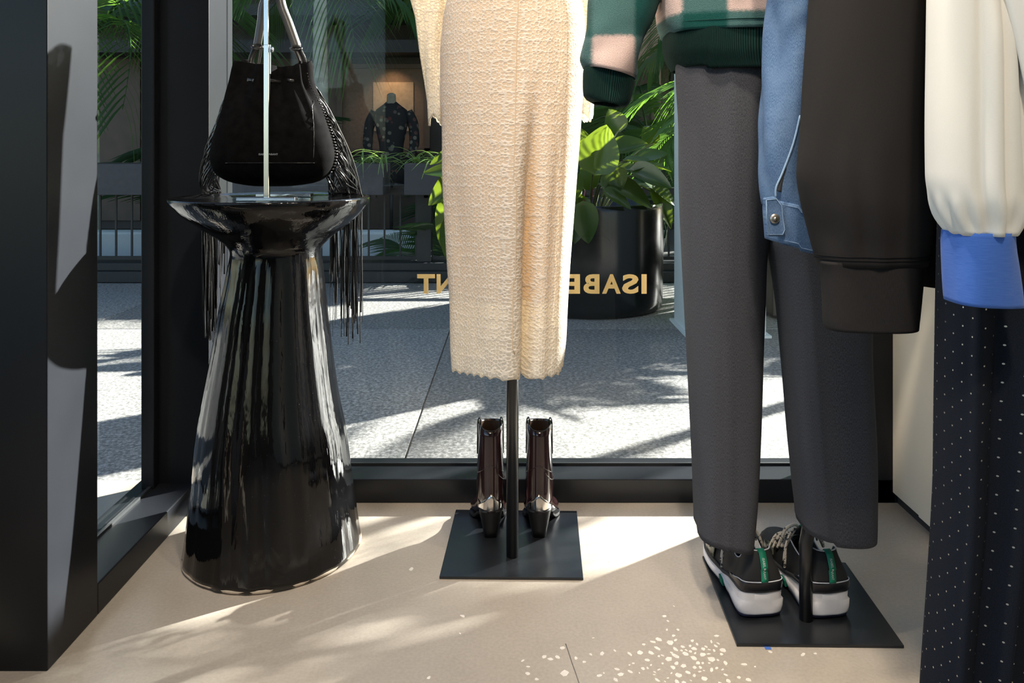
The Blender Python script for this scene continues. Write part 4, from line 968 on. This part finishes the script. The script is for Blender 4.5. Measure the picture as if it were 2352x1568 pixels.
# ------------------------------------------------------------------ ankle boots
def boot(hx, hy, yaw, lab, mirror=1):
    bt = thing('ankle_boot', lab, 'boot', (hx, hy, .006), 'ankle boots on the stand')
    Mx = Matrix.Rotation(yaw, 4, 'Z')
    def T(v): return Vector((hx, hy, .006)) + (Mx @ Vector((v[0] * mirror, v[1], v[2])))
    seg = 40
    SH = [(.062, .0305, .050, .046), (.075, .0315, .053, .048), (.095, .0328, .055, .050), (.115, .0332, .052, .050), (.140, .0325, .047, .047), (.170, .0312, .042, .044), (.205, .0296, .038, .042), (.252, .0282, .036, .041)]   # z, half width, half depth, centre y
    def sring(z, off=0.0):
        a_, b_, cy = interp(SH, z); r_ = []
        for j in range(seg):
            t = 2*pi*j/seg; c, s = cos(t), sin(t); rz = z
            if z > .235: rz = z + (.009 * c * c + (.004 * max(0, s) ** 2)) * sstep(.235, .252, z) - .003
            r_.append(T(((a_ + off) * math.copysign(abs(c) ** .9, c), cy + (b_ + off) * s, rz)))
        return r_
    zs = [.062, .068, .076, .086, .097, .11, .125, .14, .16, .18, .2, .22, .235, .252]
    m = MB(); m.loft([sring(z) for z in zs] + [sring(.252, -.0025), sring(.20, -.003), sring(.13, -.004)], True); sh = m.build('shaft', 'boot_leather', bt)
    m = MB(); m.loft([sring(.250, -.0032), sring(.19, -.0036), sring(.13, -.0045)], True, False, True); m.build('lining', 'boot_lining', sh)
    m = MB(); rg = sring(.2522); m.tube(rg + rg[:1], .0011, 6, caps=False); m.build('top_binding', 'black_leather', sh)
    # foot
    FT = [(.004, .020, .066, .085), (.015, .0275, .064, .100), (.035, .0305, .060, .112), (.060, .0300, .046, .110), (.085, .0300, .026, .092), (.110, .0370, .008, .056), (.130, .0430, .005, .046), (.150, .0400, .004, .044), (.168, .0255, .004, .034), (.180, .0130, .005, .024), (.186, .003, .008, .014)]
    rings = []
    for k in range(30):
        y = lerp(.004, .186, k / 29); a_, z0, z1 = interp(FT, y); r_ = []
        for j in range(28):
            t = 2*pi*j/28; c, s = cos(t), sin(t); zz = (z0 + z1) / 2 + (z1 - z0) / 2 * math.copysign(abs(s) ** .75, s); ww = a_ * math.copysign(abs(c) ** .8, c) * (1 - .35 * max(0, s))
            r_.append(T((ww + .004 * sstep(.08, .15, y), y, zz)))
        rings.append(r_)
    m = MB(); m.loft(rings, True, True, True); m.build('foot', 'boot_leather', bt)
    # welt sole
    m = MB(); rr_ = []
    for k in range(20):
        y = lerp(.086, .188, k / 19); a_, z0, z1 = interp(FT, min(y, .186)); a_ = a_ + .003; o_ = .004 * sstep(.08, .15, y)
        rr_.append([T((-a_ + o_, y, max(0, z0 - .005))), T((a_ + o_, y, max(0, z0 - .005))), T((a_ + o_, y, z0 + .002)), T((-a_ + o_, y, z0 + .002))])
    m.loft(rr_, True, True, True); m.build('sole', 'boot_heel', bt, bevel=.001)
    # metal heel counter, pointed at the back
    m = MB(); rows = []
    for j in range(25):
        u = -1 + 2 * j / 24; t = -pi/2 + u * 1.18; top = .108 - .036 * abs(u) ** .9; col_ = []
        for q in range(6):
            z = lerp(.066, top, q / 5); a_, b_, cy = interp(SH, z); c, s = cos(t), sin(t)
            col_.append(T(((a_ + .0012) * math.copysign(abs(c) ** .9, c), cy + (b_ + .0012) * s, z)))
        rows.append(col_)
    m.loft(rows, closed=False); m.build('heel_counter', 'boot_metal', bt, solid=.0008)
    # stacked heel block
    m = MB(); rr_ = []
    for z, hw, y0, y1 in ((.0, .0165, .010, .046), (.02, .0195, .006, .050), (.045, .0245, .001, .056), (.064, .0285, -.004, .062), (.068, .0295, -.005, .064)):
        pts = []
        for j in range(20):
            t = 2*pi*j/20; c, s = cos(t), sin(t); pts.append(T((hw * math.copysign(abs(c) ** .6, c), (y0 + y1) / 2 + (y1 - y0) / 2 * math.copysign(abs(s) ** .6, s), z)))
        rr_.append(pts)
    m.loft(rr_, True, True, True); m.build('heel', 'boot_heel', bt)
    # side pull straps and seams
    for s in (-1, 1):
        m = MB(); m.tube([T(p_) for p_ in bez([(s*.0310, .044, .185), (s*.0305, .042, .225), (s*.0300, .041, .258), (s*.0268, .041, .268), (s*.0232, .041, .264), (s*.0238, .041, .238)], 6)], .0030, 8, sx=1.7, sy=.5, up=(0, 1, 0)); m.build('pull_strap', 'black_leather', bt)
    m = MB(); sp_ = []
    for j in range(31):
        u = -1 + 2 * j / 30; t = -pi/2 + u * 1.25; z = .172 - .028 * abs(u); a_, b_, cy = interp(SH, z); sp_.append(T(((a_ + .0008) * math.copysign(abs(cos(t)) ** .9, cos(t)), cy + (b_ + .0008) * sin(t), z)))
    m.tube(sp_, .0008, 5); m.build('seam', 'boot_leather', sh)
    m = MB(); sp_ = []
    for j in range(31):
        u = -1 + 2 * j / 30; t = u * 1.2 + (0 if mirror > 0 else pi); z = .125 + .03 * u * u; a_, b_, cy = interp(SH, z); sp_.append(T(((a_ + .0008) * math.copysign(abs(cos(t)) ** .9, cos(t)), cy + (b_ + .0008) * sin(t), z)))
    m.tube(sp_, .0009, 5); m.build('seam', 'boot_leather', sh)
    return bt
boot(XP(1128, 1.765), 1.762, .06, 'glossy burgundy ankle boot with metal heel, half hidden behind the stand pole', -1)
boot(XP(1238, 1.765), 1.762, -.05, 'glossy burgundy ankle boot with metal heel, clear of the stand pole', 1)

# ------------------------------------------------------------------ sneakers
def sneaker(hx, hy, yaw, lab, mirror=1):
    sn = thing('sneaker', lab, 'shoe', (hx, hy, .006), 'sneakers on the stand')
    Mx = Matrix.Rotation(yaw, 4, 'Z')
    def T(v): return Vector((hx, hy, .006)) + (Mx @ Vector((v[0] * mirror, v[1], v[2])))
    L = .268
    OUT = [(0, .018), (.008, .030), (.02, .0385), (.045, .0435), (.09, .0445), (.18, .0425), (.32, .0375), (.42, .0375), (.55, .0425), (.68, .0485), (.78, .0485), (.87, .0425), (.94, .032), (.98, .02), (1.0, .006)]
    Z1 = [(0, .055), (.12, .053), (.3, .042), (.45, .031), (.6, .029), (.8, .029), (.92, .034), (1, .040)]
    Z0 = [(0, .004), (.1, .0), (.36, .0), (.40, .012), (.44, .012), (.48, .0), (.75, .0), (.9, .006), (1, .016)]
    def ctr(t): return .010 * sstep(.35, .9, t) * (1 - .3 * sstep(.85, 1, t))
    ts_ = [0, .004, .012, .025, .045, .07, .1, .14, .18, .24, .3, .35, .38, .40, .42, .44, .46, .5, .56, .62, .68, .74, .8, .85, .9, .94, .97, .99, 1]
    side = [(.88, .0), (.97, .06), (1.03, .24), (1.045, .52), (.975, .55), (.945, .60), (.965, .82), (.955, .94), (.90, 1.0)]
    rings = []
    for t in ts_:
        hw, = interp(OUT, t); z1, = interp(Z1, t); z0, = interp(Z0, t); z0 += .005; c = ctr(t); y = t * L
        ptsR = [(c + hw * k, y, z0 + (z1 - z0) * q) for k, q in side]; ptsL = [(c - hw * k, y, z0 + (z1 - z0) * q) for k, q in reversed(side)]
        rings.append([T(p_) for p_ in ptsR + ptsL])
    m = MB(); m.loft(rings, True, True, True); sole = m.build('midsole', 'rubber_white', sn)
    rings = []
    for t in ts_:
        hw, = interp(OUT, t); z0, = interp(Z0, t); c = ctr(t); y = .002 + t * (L - .004)
        rings.append([T((c - hw * .93, y, z0)), T((c + hw * .93, y, z0)), T((c + hw * .95, y, z0 + .0065)), T((c - hw * .95, y, z0 + .0065))])
    m = MB(); m.loft(rings, True, True, True); m.build('outsole', 'rubber_navy', sn)
    m = MB().add([T(v) for v in ((-.040, .103, .008), (-.040, .120, .008), (-.0425, .120, .024), (-.0425, .103, .020), (-.032, .103, .008), (-.032, .120, .008), (-.032, .120, .024), (-.032, .103, .020))], [(0,1,2,3), (4,7,6,5), (0,4,5,1), (3,2,6,7), (0,3,7,4), (1,5,6,2)]); m.build('arch_insert', 'green_tape', sole, smooth=False)
    # heel wall swept round the back
    TM = .46; path = [TM - k * .02 for k in range(int((TM - .02) / .02))] + [.035, .025, .016, .009, .004]
    pts = [(-1, t) for t in path]; n_back = 7
    seqs = []
    for s, t in pts:
        hw, = interp(OUT, t); seqs.append((ctr(t) - hw * .93, t * L))
    x_e, y_e = seqs[-1]
    for k in range(1, n_back):
        seqs.append((lerp(x_e, -x_e, k / n_back), y_e - .0025 * sin(pi * k / n_back)))
    seqs += [(2 * ctr(t) - seqs[i][0], t * L) for i, (s, t) in reversed(list(enumerate(pts)))]
    def collar(y):   # rim height along the shoe
        return interp([(0, .125), (.012, .126), (.022, .120), (.045, .096), (.075, .086), (.10, .092), (.125, .103)], y)[0]
    def wall(x, y, q, off=0.0):
        """q 0..1 from sole to rim; leans inwards"""
        zt = collar(y); t = y / L; zb, = interp(Z1, max(0, t)); zb -= .004; back = 1 - sstep(.0, .06, y)
        k = lerp(1.0, lerp(.72, .56, back), sstep(.15, 1.0, q)) + .05 * sin(pi * q) * (1 - q)
        c = ctr(max(0, t)); xx = c + (x - c) * k; yy = y + back * (.006 * sin(pi * q) * -1 + .012 * q * q) ; d = Vector((x - c, (y - .06) * (1 if y < .06 else 0), 0)); d = d.normalized() if d.length else d
        return Vector((xx, yy, zb + (zt - zb) * q)) + d * off
    rings = []
    for x, y in seqs:
        rings.append([T(wall(x, y, q)) for q in (0, .08, .17, .26, .36, .48, .6, .72, .84, .94, 1.0)] + [T(wall(x, y, 1.0, -.004) + Vector((0, 0, .001))), T(wall(x, y, .9, -.008)), T(wall(x, y, .6, -.009)), T(wall(x, y, .2, -.010))])
    m = MB(); m.loft(rings, closed=False); up = m.build('heel_upper', 'shoe_black', sn)
    m = MB(); m.loft([[T(wall(x, y, q, .0014)) for q in (.02, .10, .18, .26, .31)] for x, y in seqs if y < .075], closed=False); hp = m.build('heel_band', 'shoe_gloss', up, solid=.001)
    m = MB(); m.tube([T(wall(x, y, .315, .0016)) for x, y in seqs if y < .05], .0010, 5); m.build('band_piping', 'piping', up)
    m = MB(); m.tube([T(wall(x, y, 1.0, -.001) + Vector((0, 0, .0008))) for x, y in seqs], .0012, 5); m.build('rim_piping', 'piping', up)
    m = MB(); wl = []
    for t in reversed(ts_[1:]):
        hw, = interp(OUT, t); z1, = interp(Z1, t); wl.append((ctr(t) - hw * .95, t * L, z1 + .001))
    for k in range(1, 5): wl.append((lerp(wl[0][0], 0, 0), 0, 0)) if False else None
    wl = [w_ for w_ in wl if w_]; wl2 = [(2 * ctr(y / L) - x, y, z) for x, y, z in reversed(wl)]
    m.tube([T(w_) for w_ in wl + wl2 + wl[:1]], .0030, 6, sx=1.5, caps=False, up=(0, 0, 1)); m.build('welt', 'welt_mesh', sn)
    # insole seen through the opening
    m = MB(); m.loft([[T((-.026, y, .058)), T((.026, y, .058))] for y in (.012, .05, .10, .14)], closed=False); m.build('insole', 'shoe_lining', sn, solid=.002)
    # forefoot
    FT = [(.42, .036, .104), (.50, .037, .098), (.58, .040, .086), (.66, .0440, .075), (.74, .0455, .066), (.82, .0430, .061), (.90, .0360, .057), (.96, .0250, .053), (.99, .013, .048)]
    rings = []
    for k in range(24):
        t = lerp(.42, .99, k / 23); hw, zt = interp(FT, t); z1, = interp(Z1, t); c = ctr(t); y = t * L; r_ = []
        for j in range(21):
            a = pi * j / 20; x_ = -cos(a); z_ = sin(a); r_.append(T((c + hw * math.copysign(abs(x_) ** .75, x_) * (1 - .30 * z_ * (1 - sstep(.7, .95, t))), y, z1 - .004 + (zt - z1 + .004) * z_ ** .8)))
        rings.append(r_)
    m = MB(); m.loft(rings, closed=False, cap1=False); ff = m.build('toe_box', 'shoe_black', sn)
    for s in (-1, 1):
        m = MB(); rr_ = []
        for k in range(8):
            t = lerp(.60, .80, k / 7); hw, zt = interp(FT, t); z1, = interp(Z1, t); c = ctr(t)
            rr_.append([T((c + s * (hw * f_ + .0012), t * L, z1 + (zt - z1) * q)) for f_, q in ((1.0, .12), (.985, .32), (.93, .52), (.85, .68))])
        m.loft(rr_, closed=False); m.build('side_panel', 'camo_mesh', ff, solid=.001)
    # tongue and laces
    m = MB(); m.ribbon([T(p_) for p_ in bez([(.002, .150, .088), (.0, .122, .106), (-.002, .102, .126), (-.004, .090, .134), (-.004, .084, .128)], 5)], [T((1, 0, 0)) - T((0, 0, 0))] * 21, [.032] * 9 + [.022] * 6 + [.012] * 6, .005); tg = m.build('tongue', 'shoe_black', sn)
    m = MB(); m.ribbon([T(p_) for p_ in bez([(-.002, .112, .116), (-.004, .098, .133), (-.005, .086, .138), (-.005, .078, .128), (-.005, .076, .114)], 5)], [T((1, 0, 0)) - T((0, 0, 0))] * 21, .017, .003); m.build('tongue_tab', 'green_tape', tg)
    for k in range(5):
        t = .47 + .055 * k; hw, zt = interp(FT, t); y = t * L
        m = MB(); m.tube([T(p_) for p_ in bez([(-hw * .82, y - .004, zt - .024), (-hw * .45, y - .002, zt + .001), (ctr(t), y, zt + .004), (hw * .55, y + .004, zt), (hw * .86, y + .008, zt - .024)], 5)], .0030, 7, sx=1.5, sy=.8); m.build('lace', 'lace', sn)
    knot = (-.001, .118, .113)
    for pl, nm in (([knot, (-.022, .106, .122), (-.040, .098, .100), (-.043, .096, .072), (-.046, .094, .052)], 'lace_end'), ([knot, (-.018, .108, .118), (-.038, .104, .090), (-.044, .102, .062)], 'lace_end'),
                   ([knot, (.012, .108, .128), (.034, .108, .112), (.047, .112, .086), (.050, .118, .078), (.040, .120, .098), (.016, .120, .118), knot], 'lace_loop'), ([knot, (-.012, .114, .128), (-.030, .120, .118), (-.036, .124, .098), (-.026, .124, .106), knot], 'lace_loop'), ([knot, (.010, .112, .124), (.030, .120, .108), (.040, .124, .088)], 'lace_end')):
        m = MB(); m.tube([T(p_) for p_ in bez(pl, 6)], .0023, 6, sx=1.4, sy=.8); m.build(nm, 'lace', sn)
    m = MB(); m.tube([T((knot[0] - .005, knot[1], knot[2] + .002)), T((knot[0], knot[1] - .003, knot[2] + .005)), T((knot[0] + .006, knot[1], knot[2] + .001))], [.004, .0055, .004], 8); m.build('lace_knot', 'lace', sn)
    # green heel tape with lettering
    def hb(q, off): 
        x, y = 0.0, seqs[len(seqs) // 2][1]; return wall(x, y, q, 0) + Vector((0, -off, 0))
    m = MB(); qs = [.315 + .70 * k / 14 for k in range(15)]
    tape = [hb(min(1, q), .0022 + (.004 if q > .62 else 0) * sstep(.60, .66, q)) for q in qs] + [hb(1.0, -.004) + Vector((0, 0, .003)), hb(.93, -.014)]
    m.ribbon([T(p_) for p_ in tape], [T((1, 0, 0)) - T((0, 0, 0))] * len(tape), .0135, .0014); tp = m.build('heel_tape', 'green_tape', up)
    me = text_mesh('ISABEL MARANT', .0066, .00005, .0001); xs_ = [v.co.x for v in me.vertices]; W_ = max(xs_) - min(xs_); x0_ = min(xs_); ym = .0024
    for v in me.vertices:
        u = (v.co.x - x0_) / W_; q = lerp(.90, .40, u); b_ = hb(q, .0034 + (.004 if q > .62 else 0) * sstep(.60, .66, q)); v.co = T((b_.x + (v.co.y - ym), b_.y, b_.z)) - Vector((hx, hy, .006))
    if mirror < 0:
        for v in me.vertices: v.co = v.co
    o = bpy.data.objects.new('heel_lettering', me); COL.objects.link(o); me.materials.append(MAT['print_white']); o.parent = tp
    return sn
sneaker(XP(1752, 1.466), 1.464, .10, 'black sneaker with green heel tape and white sole, clear of the stand pole')
sneaker(XP(1907, 1.464), 1.462, .12, 'black sneaker with green heel tape and white sole, half hidden by the stand pole')

# ------------------------------------------------------------------ spotlights on a ceiling track
tag(MB().box(-.02, .02, -2.2, .92, 2.872, 2.8995).build('light_track', 'lamp_white', smooth=False), 'long white light track running back along the ceiling', 'light track')
tag(MB().box(-.6, .6, .93, .97, 2.872, 2.8995).build('light_track', 'lamp_white', smooth=False), 'short white light track across the ceiling by the window', 'light track')
m = MB(); v0 = FL(1757, 1489); m.box(v0.x, v0.x + .011, v0.y - .003, v0.y + .012, .0002, .0008); tag(m.build('blue_tape', 'blue_rib', smooth=False), 'scrap of blue tape sticking out under the sneaker stand', 'tape')
def spot(x, y, tgt, power, size, lab, lname, blend=.6, colr=(1.0, .86, .69)):
    p0 = Vector((x, y, 2.72)); d = (Vector(tgt) - p0).normalized(); s = thing('track_spotlight', lab, 'spotlight', (x, y, 2.72), 'ceiling spotlights')
    m = MB(); m.tube([p0 - d * .07, p0 + d * .06], .035, 20); m.build('housing', 'lamp_white', s)
    m = MB(); m.tube([p0 - d * .01, Vector((x, y, 2.88))], .008, 8); m.build('stem', 'lamp_white', s)
    m = MB(); m.tube([p0 + d * .0601, p0 + d * .0615], .028, 20); m.build('lens', 'lamp_white', s)
    ld = bpy.data.lights.new(lname, 'SPOT'); ld.energy = power; ld.spot_size = size; ld.spot_blend = blend; ld.shadow_soft_size = .05; ld.color = colr
    lo = bpy.data.objects.new(lname, ld); COL.objects.link(lo); lo.parent = s; lo.location = d * .075; lo.rotation_euler = d.to_track_quat('-Z', 'Y').to_euler()
SPOTS = [((-.45, .95), (-.5, 1.55, 0), 44, 1.1, 'pedestal'), ((0, .95), (0, 1.6, 0), 50, 1.1, 'crochet dress'), ((.4, .95), (.5, 1.45, 0), 46, 1.1, 'sneakers'), ((-.2, .95), (.98, 1.55, .6), 110, .9, 'cream side wall'), ((0, -.5), (.6, .95, .75), 85, .8, 'clothes rail'), ((0, -.2), (0, 1.6, .75), 100, .75, 'front of the dress'), ((0, -.8), (.5, 1.5, .7), 45, .6, 'grey trousers')]
for (x, y), tg, pw, sz, nm in SPOTS:
    spot(x, y, tg, pw, sz, 'white track spotlight aimed at the ' + nm, nm.replace(' ', '_') + '_spotlight_offscreen')
